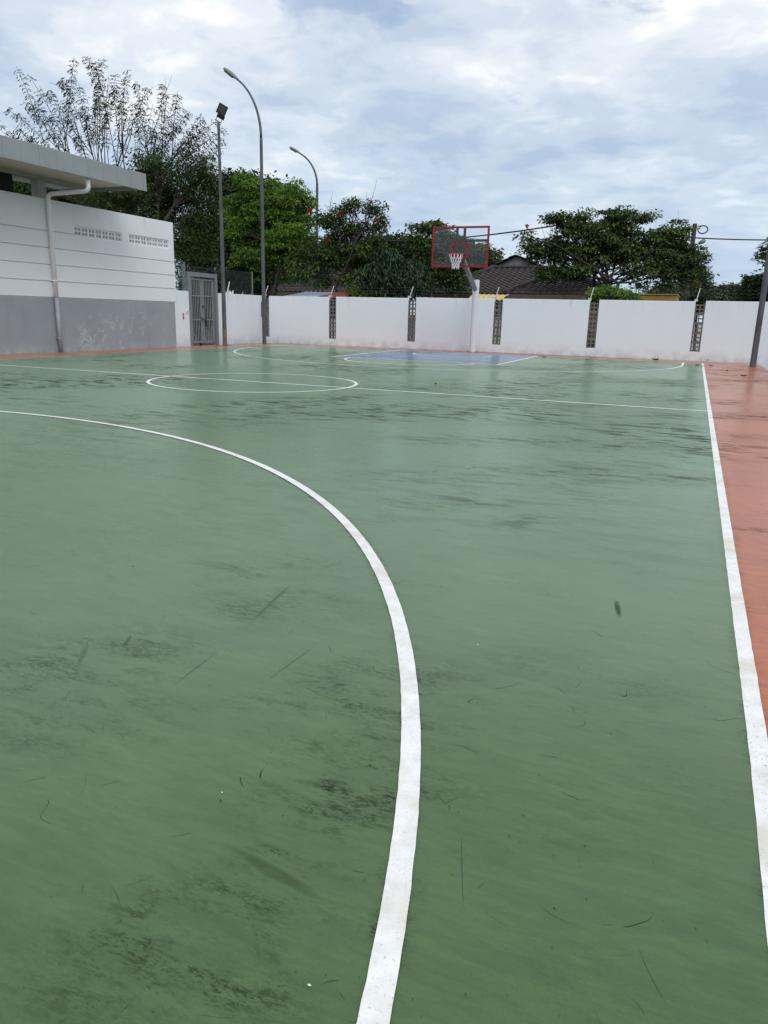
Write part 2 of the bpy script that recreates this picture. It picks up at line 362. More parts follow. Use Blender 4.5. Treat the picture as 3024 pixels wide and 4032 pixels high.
# concrete slab of the court with its red painted border on top
rngS = random.Random(5)
outline = [(-8.62, -16), (8.92, -16)]
outline += [(8.92+rngS.uniform(-.02, .02), y) for y in np.arange(-15, 14.6, .7)] + [(8.92, 14.86), (-5.6, 14.90)]
outline += [(-5.8, 14.80), (-7.6, 14.74), (-8.05, 14.68), (-8.35, 14.3)]
outline += [(-8.58+rngS.uniform(-.035, .03), y) for y in np.arange(13.8, 3.6, -.35)] + [(-8.80, 3.4), (-8.80, -15)]
mb = MB(); no = len(outline)
mb.add([(x, y, 0) for x, y in outline]+[(x, y, -.30) for x, y in outline], [tuple(range(no))]+[(i, i+no, (i+1) % no+no, (i+1) % no) for i in range(no)])
court = mb.build('court_border', MAT['red']); court['kind'] = 'structure'
gr = sheet('court_surface', [(-WL, -L), (W+.02, -L), (W+.02, L), (-WL, L)], MAT['green'], .004); 
for s in (1, -1):
    sheet('key_area', [(-KW+.03, s*(L-KL)), (KW-.03, s*(L-KL)), (KW-.03, s*(L-.01)), (-KW+.03, s*(L-.01))][::s], MAT['blue'], .0052)
_lz = [.0056]
def marking(name, pts2, w, mat, closed=False, jit=.0006, seed=0, edge=False, w_edge=.004):
    """painted strip along a 2D polyline, with slightly unsteady hand-rolled edges and a grimy rim"""
    rnd = np.random.default_rng(seed); P = np.array(pts2, float)
    T = np.roll(P, -1, 0)-np.roll(P, 1, 0) if closed else np.gradient(P, axis=0)
    T /= np.linalg.norm(T, axis=1)[:, None]; N = np.stack([-T[:, 1], T[:, 0]], 1)
    _lz[0] += .00015; z = _lz[0]
    m = len(P)
    def strip(ww, j, zz, nm, mt, par=None):
        ja, jb = rnd.normal(0, j, m), rnd.normal(0, j, m)
        if closed: ja[-1] = ja[0]; jb[-1] = jb[0]
        A = P+N*(ww/2+ja)[:, None]; B = P-N*(ww/2+jb)[:, None]
        V = np.concatenate([np.c_[A, np.full(m, zz)], np.c_[B, np.full(m, zz)]])
        idx = np.arange(m if closed else m-1); nx = (idx+1) % m
        F = np.stack([idx+m, nx+m, nx, idx], 1)
        return fast_mesh(nm, V, F, mt, par)
    o = strip(w, jit, z, name, mat); o['kind'] = 'structure'
    if edge:
        e = strip(w+w_edge, jit*2.2, z-.0003, 'line_rim', MAT['line_edge'], o)
    return o
def seg(a, b, step=.06):
    n = max(2, int(math.hypot(b[0]-a[0], b[1]-a[1])/step)); t = np.linspace(0, 1, n)[:, None]
    return np.array(a)*(1-t)+np.array(b)*t
def arc(c, r, a0, a1, n): 
    a = np.linspace(a0, a1, n); return np.stack([c[0]+r*np.cos(a), c[1]+r*np.sin(a)], 1)
sl_ = seg((W+.022, -L), (W+.022, L), .05); sl_[:, 0] -= .016*np.clip((-9.0-sl_[:, 1])/1.2, 0, 1)**1.5
marking('side_line', sl_, .055, MAT['line'], seed=1)
marking('side_line', seg((-WL, -L), (-WL, L), .3), .03, MAT['line_worn'], seed=2, edge=False)
marking('base_line', seg((-WL, L+.012), (W, L+.012), .3), .03, MAT['line_worn'], seed=3, edge=False)
marking('base_line', seg((-WL, -L), (W, -L), .3), .03, MAT['line_worn'], seed=4, edge=False)
marking('half_line', seg((-WL, 0), (W, 0)), .062, MAT['line'], seed=5)
marking('centre_circle', arc((0, 0), 1.775, 0, 2*math.pi, 361)[:-1], .056, MAT['line'], closed=True, seed=6)
for s in (1, -1):
    a1 = math.asin((L-BASK)/R3)*.0
    body = arc((0, s*BASK), R3-.0, 0, -s*math.pi, 520)
    tail0 = seg((R3, s*L), (R3, s*BASK), .05)[:-1]; tail1 = seg((-R3, s*BASK), (-R3, s*L), .05)[1:]
    marking('three_point_line', np.concatenate([tail0, body, tail1]), .057, MAT['line'], seed=7+s)
    marking('key_line', np.concatenate([seg((-KW, s*L), (-KW, s*(L-KL))), seg((-KW, s*(L-KL)), (KW, s*(L-KL)))[1:], seg((KW, s*(L-KL)), (KW, s*L))[1:]]), .065, MAT['line'], seed=11+s, edge=False)
    marking('free_throw_arc', arc((0, s*(L-KL)), 1.775, 0, -s*math.pi, 160), .062, MAT['line'], seed=14+s)
    marking('no_charge_arc', arc((0, s*BASK), 1.25, 0, -s*math.pi, 100), .062, MAT['line'], seed=17+s, edge=False)
    for sx in (1, -1):
        for y in (1.95, 2.8, 3.75, 4.75):
            marking('lane_mark', seg((sx*(KW+.025), s*(L-y)), (sx*(KW+.13), s*(L-y)), .05), .06, MAT['line'], seed=int(y*10), edge=False)

# ------------------------------------------------------------------ boundary wall
def plaster(name, col, stains=.5, top=1.8):
    k = NT(name); P = k.pos()
    c = k.ramp(k.noise(.9, 5, .6), [(.3, tuple(x*.955 for x in col)), (.7, col)])
    c = k.mix(k.rng(k.noise(5, 6, .7), .55, .78, 0, .22), c, tuple(x*.84 for x in col))
    sepz = k.new('ShaderNodeSeparateXYZ'); k.l.new(P, sepz.inputs[0])
    drip = k.noise(2.2, 6, .7, k.mapping(P, scale=(3.2, 3.2, .28)))
    topm = k.rng(sepz.outputs[2], top-.55, top, 0, 1)
    c = k.mix(k.math('MULTIPLY', k.math('MULTIPLY', k.rng(drip, .54, .72), topm), stains), c, (.34, .335, .32))
    botm = k.rng(sepz.outputs[2], .42, -.02, 0, 1)
    c = k.mix(k.math('MULTIPLY', k.math('MULTIPLY', botm, k.rng(k.noise(3.5, 4, .6), .3, .72)), .5), c, (.33, .345, .345))
    rust = k.math('MULTIPLY', k.rng(k.noise(1.3, 3, .6, k.mapping(P, scale=(2.5, 2.5, .12), loc=(3, 3, 0))), .64, .74), topm)
    c = k.mix(k.math('MULTIPLY', rust, .35), c, (.50, .40, .28))
    k.set('Base Color', c).set('Roughness', .72).set('Specular IOR Level', .25)
    k.bump(k.math('ADD', k.noise(90, 3, .6), k.math('MULTIPLY', k.noise(7, 3), 1.2)), .16, .006)
    return k.m
MAT['wall'] = plaster('white_wall_plaster', (.745, .80, .835))
MAT['bwall'] = plaster('white_building_plaster', (.785, .805, .82), .2, 3.84)
k = NT('vent_block_concrete'); c = k.ramp(k.noise(9, 5, .65), [(.3, (.10, .10, .09)), (.7, (.17, .165, .15))])
k.set('Base Color', c).set('Roughness', .9); k.bump(k.noise(120, 3), .5, .006); MAT['block'] = k.m
MAT['white_block'] = plaster('white_vent_block', (.78, .79, .80), .1, 3.3)
MAT['bracket'] = simple('weathered_white_metal', (.50, .50, .48), .6, 0, .2, 30)
MAT['wire'] = simple('galvanised_wire', (.16, .16, .165), .5, .8, .2, 20)

def vent_block_mesh(name, w, h, t, mat, rib):
    """breeze block with four square through-holes"""
    xs = [0, rib, (w-rib*.9)/2, (w+rib*.9)/2, w-rib, w]; zs = [0, rib, (h-rib*.9)/2, (h+rib*.9)/2, h-rib, h]
    V = [(x, y, z) for y in (0, t) for z in zs for x in xs]; F = []
    def vi(i, j, q): return q*36+j*6+i
    for j in range(5):
        for i in range(5):
            hole = i in (1, 3) and j in (1, 3)
            if not hole:
                F += [(vi(i, j, 0), vi(i+1, j, 0), vi(i+1, j+1, 0), vi(i, j+1, 0)), (vi(i, j, 1), vi(i, j+1, 1), vi(i+1, j+1, 1), vi(i+1, j, 1))]
            else:
                F += [(vi(i, j, 0), vi(i, j, 1), vi(i+1, j, 1), vi(i+1, j, 0)), (vi(i, j+1, 0), vi(i+1, j+1, 0), vi(i+1, j+1, 1), vi(i, j+1, 1)),
                      (vi(i, j, 0), vi(i, j+1, 0), vi(i, j+1, 1), vi(i, j, 1)), (vi(i+1, j, 0), vi(i+1, j, 1), vi(i+1, j+1, 1), vi(i+1, j+1, 0))]
    for i in range(5):
        F += [(vi(i, 0, 0), vi(i, 0, 1), vi(i+1, 0, 1), vi(i+1, 0, 0)), (vi(i, 5, 0), vi(i+1, 5, 0), vi(i+1, 5, 1), vi(i, 5, 1)),
              (vi(0, i, 0), vi(0, i+1, 0), vi(0, i+1, 1), vi(0, i, 1)), (vi(5, i, 0), vi(5, i, 1), vi(5, i+1, 1), vi(5, i+1, 0))]
    me = bpy.data.meshes.new(name); me.from_pydata(V, [], F); me.update(); me.materials.append(mat); return me
WY, WH, WT = 14.90, 1.80, .15
wall = empty('boundary_wall', (0, WY, -.3), 'long white plastered boundary wall with grey breeze block slots behind the hoop', 'wall')
VX = [-8.66, -5.76, -2.57, .605, 3.825, 7.065, 10.27]; VW = .29; SILL = .245
bm_ = vent_block_mesh('vent_block', VW, .289, .10, MAT['block'], .042)
rw = random.Random(3)
edges = []
for i, x in enumerate(VX):
    x0, x1 = x-VW/2-.004, x+VW/2+.004
    nxt = VX[i+1]-VW/2-.004 if i+1 < len(VX) else 16.0
    zt = WH+.015*i-.03
    mb = MB((0, WY, -.3)); mb.box(x1, nxt, WY, WY+WT, -.3, zt+rw.uniform(-.006, .006), .008); mb.build('wall_panel', MAT['wall'], wall)
    mb = MB((0, WY, -.3)); mb.box(x0, x1, WY+.0015, WY+WT-.002, -.3, SILL+.012*i-.02, .004); mb.build('sill', MAT['wall'], wall)
    for j in range(5):
        link('vent_block', bm_, None, wall, (x-VW/2, .022+rw.uniform(-.003, .003), .3+SILL+.012*i-.02+.002+j*.2905))
mb = MB((0, WY, -.3)); mb.box(-8.95, VX[0]-VW/2-.004, WY+.002, WY+WT, -.3, WH-.03); mb.build('wall_panel', MAT['wall'], wall)
# brackets and barbed strands on top
BX = [-8.75, -5.90, -2.71, .455, 3.66, 6.93, 10.1]
tips = []
for bx in BX:
    zt = WH+.015*max(0, BX.index(bx)-.5)-.035
    a = np.array([bx-.02, WY+.10, zt]); b = a+np.array([.03, .02, .06]); cc = a+np.array([.09, .16, .40])
    mb = MB((0, WY, -.3)); mb.obox((a+b)/2, (1, 0, 0), (0, 1, 0), (0, 0, 1), .05, .05, .035)
    d = (cc-b)/np.linalg.norm(cc-b); side = np.cross(d, (0, 1, 0)); side /= np.linalg.norm(side)
    mb.obox((b+cc)/2, side, np.cross(d, side), d, .012, .012, np.linalg.norm(cc-b)/2); mb.build('wire_bracket', MAT['bracket'], wall)
    tips.append((b, cc))
for t in (.35, .65, .95):
    pts = []
    for (b, cc), (b2, c2) in zip(tips[:-1], tips[1:]):
        A, B = b+(cc-b)*t, b2+(c2-b2)*t
        for q in np.linspace(0, 1, 9)[:-1]: pts.append(A*(1-q)+B*q-np.array([0, 0, .05*math.sin(math.pi*q)]))
    mb = MB((0, WY, -.3)); mb.tube(pts, .0012, 4)
    for p, p2 in zip(pts[:-1], pts[1:]):
        for q in (0, .5):
            c_ = p*(1-q)+p2*q; mb.tube([c_-np.array([.0, .012, .02]), c_+np.array([0, .012, .02])], .0012, 3)
    mb.build('barbed_wire', MAT['wire'], wall)

# side wall and gate -------------------------------------------------------
SX = -8.80
swall = empty('side_wall', (SX, 12.3, -.3), 'low white wall on both sides of the grey gate', 'wall')
mb = MB((SX, 12.3, -.3)); mb.box(SX-.15, SX, 9.53, 10.20, -.3, 1.775, .006); mb.build('wall_panel', MAT['wall'], swall)
mb = MB((SX, 12.3, -.3)); mb.box(SX-.15, SX, 11.86, 12.46, -.3, 1.765, .006); mb.build('wall_panel', MAT['wall'], swall)
mb = MB((SX, 12.3, -.3)); mb.box(SX-.15, SX-.02, 12.48, 14.885, -.3, 1.775, .006); mb.build('wall_panel', MAT['wall'], swall)
a = np.array([SX-.08, 12.62, 1.775]); mb = MB((SX, 12.3, -.3)); mb.obox(a+np.array([0, 0, .03]), (1, 0, 0), (0, 1, 0), (0, 0, 1), .04, .06, .035)
mb.tube([a+np.array([0, 0, .05]), a+np.array([-.05, .22, .42])], .022, 6); mb.build('wire_bracket', MAT['bracket'], swall)
MAT['gate'] = simple('grey_gate_paint', (.20, .215, .22), .5, 0, .14, 12, .1, 80)
MAT['gateframe'] = simple('grey_frame_paint', (.19, .20, .22), .55, 0, .14, 9, .1, 80)
MAT['rust'] = simple('rusty_chain', (.035, .024, .02), .7, .3, .3, 60)
gate = empty('entrance_gate', (SX, 11.0, 0), 'tall grey metal gate of upright bars set in the side wall', 'gate')
G0 = (SX, 11.0, 0)
mb = MB(G0); mb.box(SX-.13, SX+.025, 10.205, 10.315, -.26, 2.40, .006); mb.box(SX-.13, SX+.025, 11.72, 11.855, -.26, 2.40, .006); mb.box(SX-.13, SX+.022, 10.315, 11.72, 2.255, 2.398, .006)
mb.build('gate_frame', MAT['gateframe'], gate)
for (y0, y1) in ((10.35, 11.005), (11.025, 11.69)):
    leaf = MB(G0); xa, xb = SX-.075, SX-.03
    leaf.box(xa, xb, y0, y0+.05, .07, 2.21, .004); leaf.box(xa, xb, y1-.05, y1, .07, 2.21, .004)
    for z0, z1 in ((.07, .125), (.83, .875), (1.615, 1.66), (2.15, 2.21)): leaf.box(xa+.002, xb-.002, y0+.05, y1-.05, z0, z1)
    lf = leaf.build('gate_leaf', MAT['gate'], gate)
    for i in range(6):
        y = y0+.05+(y1-y0-.1)*(i+.5)/6
        for z0, z1 in ((.125, .83), (.875, 1.615), (1.66, 2.15)):
            mb = MB(G0); mb.box(SX-.059, SX-.047, y-.015, y+.015, z0, z1); mb.build('bar', MAT['gate'], lf)
mb = MB(G0); mb.box(SX-.03, SX+.0, 10.97, 11.05, 1.26, 1.33, .004); mb.build('latch', MAT['rust'], gate)
mb = MB(G0); chain = [(SX-.005, 10.86, .93), (SX+.01, 10.93, .87), (SX+.012, 11.01, .845), (SX+.01, 11.08, .885), (SX, 11.14, .90)]
mb.tube(chain, .016, 6); mb.tube([(SX+.01, 11.12, .885), (SX+.014, 11.13, .75), (SX+.012, 11.14, .62)], .015, 6); mb.build('chain', MAT['rust'], gate)
MAT['sign_red'] = simple('sign_red_paint', (.42, .03, .04), .45, 0, .1)
MAT['white_paint'] = simple('white_gloss_paint', (.78, .78, .77), .45, 0, .06)
sg = empty('wall_sign', (SX, 9.86, 1.0), 'small red and white arrow sign on the low wall left of the gate', 'sign')
S0 = (SX, 9.86, 1.0)
mb = MB(S0); mb.box(SX+.001, SX+.010, 9.82, 9.90, .985, 1.06); mb.build('red_panel', MAT['sign_red'], sg)
mb = MB(S0); mb.box(SX+.001, SX+.009, 9.82, 9.90, .962, .9845); mb.build('white_stripe', MAT['white_paint'], sg)
mb = MB(S0); P = [(9.82, .9615), (9.90, .9615), (9.895, .90), (9.862, .855), (9.828, .90)]
mb.add([(SX+.001, y, z) for y, z in P]+[(SX+.010, y, z) for y, z in P], [(4, 3, 2, 1, 0), (5, 6, 7, 8, 9)]+[(i, (i+1) % 5, (i+1) % 5+5, i+5) for i in range(5)]); mb.build('red_arrow', MAT['sign_red'], sg)
def switch_box(y, z, lab):
    e = empty('switch_box', (SX, y, z), lab, 'switch')
    mb = MB((SX, y, z)); mb.box(SX, SX+.035, y-.045, y+.045, z-.05, z+.05, .006); mb.build('housing', MAT['white_paint'], e)
    mb = MB((SX, y, z)); mb.box(SX+.035, SX+.042, y-.015, y+.015, z-.03, z+.03, .002); mb.build('rocker', MAT['gateframe'], e)
switch_box(10.06, 1.13, 'small white switch box on the low wall just left of the gate frame')
switch_box(12.30, 1.36, 'small white switch box on the wall right of the gate behind the floodlight pole')

# green welded mesh fence behind the low wall
MAT['mesh'] = simple('fence_green_coat', (.055, .075, .07), .5, .2, .2, 20)
MAT['galv'] = simple('galvanised_steel', (.24, .25, .265), .55, .35, .22, 5, .1, 50)
def mesh_fence(name, lab, a, b, z0, z1, posts):
    a, b = np.array(a, float), np.array(b, float); o = (a[0], a[1], z0); Ln = np.linalg.norm(b-a); d = (b-a)/Ln
    e = empty(name, o, lab, 'fence', 'green mesh fences behind the gate')
    mb = MB(o); n = int(Ln/.06)
    for i in range(n+1):
        p = a+d*Ln*i/n; mb.tube([(p[0], p[1], z0+.02), (p[0], p[1], z1)], .004, 3, False)
    for z in np.linspace(z0+.06, z1-.02, 5): mb.tube([(a[0], a[1], z), (b[0], b[1], z)], .005, 3, False)
    mb.build('mesh_panel', MAT['mesh'], e)
    for t in posts:
        p = a+d*Ln*t; mb = MB(o); mb.tube([(p[0]-.03, p[1], z0-.05), (p[0]-.03, p[1], z1+.03)], .03, 8); mb.build('fence_post', MAT['galv'], e)
mesh_fence('mesh_fence', 'short green mesh fence panel on the low wall beside the building', (SX-.08, 9.54), (SX-.08, 10.18), 1.78, 2.66, (.02, .97))
mesh_fence('mesh_fence', 'green wire mesh fence standing behind the grey gate', (SX-1.6, 9.8), (SX-1.4, 16.5), -.2, 2.72, (.0, .33, .62, 1))

# ------------------------------------------------------------------ pavilion at left
k = NT('grey_dado_paint'); P = k.pos()
c = k.ramp(k.noise(1.1, 5, .6), [(.3, (.268, .302, .325)), (.7, (.325, .360, .384))])
pn = k.noise(2.1, 7, .68, k.mapping(P, loc=(0, 3.3, .4)), .9); ring = k.math('ABSOLUTE', k.math('SUBTRACT', pn, .585))
sp = k.new('ShaderNodeSeparateXYZ'); k.l.new(P, sp.inputs[0])
right = k.math('MULTIPLY', k.rng(sp.outputs[1], 4.4, 5.4), k.rng(sp.outputs[1], 9.5, 7.6, .25, 1))
lowz = k.rng(sp.outputs[2], 1.25, .5, .25, 1)
peel = k.math('MULTIPLY', k.math('MAXIMUM', k.rng(ring, .022, .010), k.rng(pn, .66, .69)), k.math('MULTIPLY', right, lowz))
c = k.mix(k.math('MULTIPLY', peel, .55), c, (.60, .615, .63))
c = k.mix(k.math('MULTIPLY', k.rng(sp.outputs[2], .25, .0), k.rng(k.noise(5, 6, .7), .4, .62, .1, .7)), c, (.48, .49, .475))
c = k.mix(k.rng(k.noise(1.5, 5, .7, k.mapping(P, scale=(1, 3.2, .3))), .55, .75, 0, .5), c, (.235, .255, .28))
k.set('Base Color', c).set('Roughness', .7); k.bump(k.noise(70, 3), .2, .006); MAT['dado'] = k.m
MAT['fascia'] = simple('fascia_metal_sheet', (.285, .312, .310), .5, .0, .06, 2.5)
MAT['soffit'] = simple('soffit_board', (.66, .65, .62), .7, 0, .06, 3)
MAT['dark'] = simple('dark_louvre', (.012, .011, .011), .8, 0, .2, 8)
MAT['beam'] = simple('painted_beam', (.42, .41, .38), .7, 0, .06, 3)
MAT['pvc'] = simple('white_pipe', (.84, .86, .87), .45, 0, .08, 4)
MAT['pvc_grey'] = simple('grey_painted_pipe', (.34, .365, .40), .55, 0, .12, 6)
PV = (SX, 4.0, -.3)
pav = empty('pavilion', PV, 'white building with grey dado and overhanging flat roof at the left of the court', 'building')
Y0, Y1 = -9.0, 9.52
VA = (5.28, 7.12); VB = (7.44, 9.28); VZ0, VZ1 = 3.03, 3.29
mb = MB(PV)                                      # backing wall, set back behind the courses, with the two vent slots left open
for (y0, y1, z0, z1) in ((Y0, Y1, -.3, VZ0), (Y0, VA[0], VZ0, VZ1), (VA[1], VB[0], VZ0, VZ1), (VB[1], Y1, VZ0, VZ1), (Y0, Y1, VZ1, 3.828)):
    mb.box(SX-.20, SX-.034, y0, y1, z0, z1)
for (y0, y1) in (VA, VB): mb.box(SX-.30, SX-.25, y0, y1, VZ0, VZ1)
mb.build('wall', MAT['bwall'], pav)
def course(y0, y1, z0, z1, m='bwall', nm='wall_course', dx=0.0):
    q = MB(PV); q.box(SX-.0335, SX+dx, y0, y1, z0, z1, .004); q.build(nm, MAT[m], pav)
g = .012
for z0, z1 in ((1.405+g, 1.815-g), (1.815+g, 2.23-g), (2.23+g, 2.645-g)): course(Y0, Y1, z0, z1)
course(Y0, 4.30, 2.645+g, 3.06-g); course(Y0, 4.30, 3.06+g, 3.84)
course(4.30, VA[0], 2.645+g, 3.062-g); course(4.30, VA[0], 3.062+g, 3.84)
course(VA[0], Y1, 2.645+g, VZ0); course(VA[0], Y1, VZ1, 3.84); course(VA[1], VB[0], VZ0, VZ1); course(VB[1], Y1, VZ0, VZ1)
course(Y0, 9.44, -.3, 1.392, 'dado', 'dado', .002); course(9.445, Y1, -.3, 1.392)
wb = vent_block_mesh('vent_block', .2625, .2575, .10, MAT['white_block'], .034)
for (a0, a1) in (VA, VB):
    for i in range(7):
        o = link('vent_block', wb, None, pav, (SX-.022-PV[0], a0+.0008+i*(a1-a0)/7-PV[1], VZ0+.001-PV[2])); o.rotation_euler = (0, 0, math.pi/2)
FX = -7.25; FZ0, FZ1 = 4.262, 4.700; FE = 6.42
mb = MB(PV); mb.box(-10.3, FX-.03, Y0, FE-.02, 4.44, 4.66); mb.build('roof_slab', MAT['fascia'], pav)
mb = MB(PV); mb.box(-10.3, FX-.055, Y0, FE-.03, 4.405, 4.435); mb.build('soffit', MAT['soffit'], pav)
ys = [FE, 6.30, 5.79, 5.28, 4.78, 4.31, 4.24, 3.78, 3.26, 2.75, 2.24] + [2.24-.5*i for i in range(1, 22)]
for b_, a_ in zip(ys[:-1], ys[1:]):
    mb = MB(PV); mb.box(FX-.03, FX+rw.uniform(-.0015, .0015), a_+.003, b_-.003, FZ0+rw.uniform(-.002, .002), FZ1, .002); pnl = mb.build('fascia_panel', MAT['fascia'], pav)
mb = MB(PV); mb.box(FX-.12, FX-.031, Y0, FE-.01, FZ0+.02, FZ0+.035); mb.box(FX-.028, FX-.012, Y0, FE-.01, FZ0+.02, FZ1-.02); mb.build('fascia_flange', MAT['gateframe'], pav)
mb = MB(PV); mb.box(-10.3, FX-.031, FE-.029, FE-.004, FZ0+.04, FZ1-.004); mb.build('end_fascia', MAT['fascia'], pav)
mb = MB(PV); mb.box(-9.22, -8.98, Y0, 6.2, 4.30, 4.404); mb.build('roof_beam', MAT['beam'], pav)
mb = MB(PV); mb.box(-9.16, -8.94, 4.27, 4.55, 3.842, 4.299, .004); mb.build('column', MAT['beam'], pav)
for yy in (-1.5, -7):
    mb = MB(PV); mb.box(-9.16, -8.94, yy, yy+.28, 3.842, 4.299, .004); mb.build('column', MAT['beam'], pav)
mb = MB(PV); mb.box(-9.10, -9.04, -1.2, 3.60, 3.83, 4.30); mb.build('louvre_panel', MAT['dark'], pav)
# down pipe
PY = 4.37; pr = .055
mb = MB(PV); xw = SX+.075
pts = [(xw, PY, 1.392), (xw, PY, 3.74)] + [(xw+.14*(1-math.cos(t)), PY, 3.81+.14*math.sin(t)) for t in np.linspace(0, math.pi/2, 7)]
xe = FX-.14
pts += [(xe-.14, PY, 3.975)] + [(xe-.10+.10*math.sin(t), PY, 4.08-.10*math.cos(t)) for t in np.linspace(.2, math.pi/2, 6)] + [(xe, PY, 4.41)]
mb.tube(pts, pr, 14); dp = mb.build('down_pipe', MAT['pvc'], pav, True)
mb = MB(PV); mb.tube([(xw, PY, -.05), (xw, PY, 1.391)], pr, 14); dg = mb.build('down_pipe', MAT['pvc_grey'], pav, True)
dg['label'] = 'lower length of down pipe painted grey'
for z, m_, par in ((3.55, 'pvc', dp), (1.83, 'pvc', dp), (.36, 'pvc_grey', dg)):
    mb = MB(PV); mb.tube([(xw, PY, z-.012), (xw, PY, z+.012)], pr+.005, 14); mb.box(SX, xw-.03, PY-.075, PY+.075, z-.011, z+.011); mb.build('pipe_clip', MAT[m_], par)
for z in (3.76, 4.17):
    mb = MB(PV); x_ = xw if z < 4 else xe; mb.tube([(x_, PY, z-.03), (x_, PY, z+.03)], pr+.006, 14); mb.build('pipe_collar', MAT['pvc'], dp)

# ------------------------------------------------------------------ basketball hoop
MAT['post'] = (lambda k: (k.set('Base Color', k.mix(k.rng(k.noise(7, 6, .7), .52, .72, 0, .5), (.66, .68, .69), (.42, .44, .45))).set('Roughness', .5), k.bump(k.noise(50, 3), .1, .004), k.m)[2])(NT('post_paint'))
MAT['arm'] = simple('bare_arm_steel', (.33, .335, .34), .42, .5, .15, 8)
MAT['hred'] = simple('hoop_red_paint', (.26, .004, .010), .42, 0, .15, 9)
MAT['rim'] = simple('rim_orange_paint', (.50, .07, .025), .45, 0, .15, 20)
MAT['hblack'] = simple('hoop_dark_frame', (.012, .013, .022), .4, .2, .1)
MAT['net'] = simple('net_cord', (.78, .78, .80), .8, 0, .08)
k = NT('board_glass'); k.set('Base Color', (.95, .97, .97)).set('Roughness', .02).set('Transmission Weight', 1.0).set('IOR', 1.06)
tr = k.new('ShaderNodeBsdfTransparent'); tr.inputs[0].default_value = (.95, .965, .97, 1); gl = k.new('ShaderNodeBsdfGlossy'); gl.inputs['Roughness'].default_value = .02
fr = k.new('ShaderNodeFresnel'); fr.inputs[0].default_value = 1.45; mxs = k.new('ShaderNodeMixShader')
k.l.new(fr.outputs[0], mxs.inputs[0]); k.l.new(tr.outputs[0], mxs.inputs[1]); k.l.new(gl.outputs[0], mxs.inputs[2]); dst = k.new('ShaderNodeBsdfDiffuse'); dst.inputs[0].default_value = (.75, .77, .77, 1); mx2 = k.new('ShaderNodeMixShader'); mx2.inputs[0].default_value = .008
k.l.new(mxs.outputs[0], mx2.inputs[1]); k.l.new(dst.outputs[0], mx2.inputs[2]); k.l.new(mx2.outputs[0], k.n['Material Output'].inputs[0]); MAT['glass'] = k.m
HX, HPY = -.05, 14.25
H0 = (HX, HPY, 0)
hoop = empty('basketball_hoop', H0, 'basketball hoop with red framed glass backboard on a white post', 'basketball hoop')
mb = MB(H0); mb.tube([(HX, HPY, -.02), (HX, HPY, 2.39)], .112, 24); mb.build('post', MAT['post'], hoop)
mb = MB(H0); mb.tube([(HX, HPY, 2.3905), (HX, HPY, 2.402)], .114, 24); mb.build('post_cap', MAT['arm'], hoop)
for ang in range(6):
    mb = MB(H0); x, y = HX+.16*math.cos(ang*1.047+.3), HPY+.16*math.sin(ang*1.047+.3); mb.tube([(x, y, 0), (x, y, .035)], .014, 6); mb.build('anchor_bolt', MAT['rust'], hoop)
BY = 12.16
mb = MB(H0); mb.tube([(HX, HPY+.03, 2.03), (HX, 12.36, 3.02)], .073, 16); mb.build('support_arm', MAT['arm'], hoop, True)
bx0, bx1, bz0, bz1 = HX-.91, HX+.91, 2.665, 3.87
bb = MB(H0); fw = .058
bb.box(bx0, bx1, BY-.02, BY+.025, bz1-fw, bz1, .003); bb.box(bx0, bx1, BY-.02, BY+.025, bz0, bz0+fw, .003)
bb.box(bx0, bx0+fw, BY-.02, BY+.025, bz0+fw, bz1-fw, .003); bb.box(bx1-fw, bx1, BY-.02, BY+.025, bz0+fw, bz1-fw, .003)
board = bb.build('backboard', MAT['hred'], hoop); board['label'] = 'red rectangular frame of the backboard'
mb = MB(H0); mb.box(bx0+fw, bx1-fw, BY-.005, BY+.005, bz0+fw, bz1-fw); mb.build('glass_pane', MAT['glass'], board)
mb = MB(H0); tx, tz0, tz1, tw = .295, 2.945, 3.375, .052
mb.box(HX-tx, HX+tx, BY-.010, BY-.0055, tz1-tw, tz1); mb.box(HX-tx, HX+tx, BY-.010, BY-.0055, tz0, tz0+tw)
mb.box(HX-tx, HX-tx+tw, BY-.010, BY-.0055, tz0+tw, tz1-tw); mb.box(HX+tx-tw, HX+tx, BY-.010, BY-.0055, tz0+tw, tz1-tw); mb.build('target_square', MAT['hred'], board)
for x in (-.125, .115):
    mb = MB(H0); mb.box(HX+x-.038, HX+x+.038, BY+.03, BY+.08, bz0+fw, bz1-fw, .003); mb.build('frame_bar', MAT['hblack'], hoop)
for z in (3.055, 3.455):
    mb = MB(H0); mb.box(bx0+fw, bx1-fw, BY+.0265, BY+.0805+.004, z-.036, z+.036, .003); mb.build('frame_bar', MAT['hblack'], hoop)
mb = MB(H0); mb.box(HX-.13, HX+.13, 12.245, 12.33, 2.86, 3.16, .004); mb.build('mount_plate', MAT['hblack'], hoop)
RC = np.array([HX, BY-.385, 3.03]); RR = .225
ringp = [RC+RR*np.array([math.cos(t), math.sin(t), 0]) for t in np.linspace(0, 2*math.pi, 41)]
mb = MB(H0); mb.tube(ringp, .011, 8, False); mb.box(HX-.09, HX+.09, BY-.17, BY-.006, RC[2]-.012, RC[2]+.006); mb.box(HX-.10, HX+.10, BY-.022, BY-.006, RC[2]-.12, RC[2]-.012)
rim = mb.build('rim', MAT['rim'], hoop, False)
mb = MB(H0); prof = [(0, .222), (-.10, .185), (-.20, .150), (-.28, .118), (-.35, .105), (-.42, .110)]
ns = 12
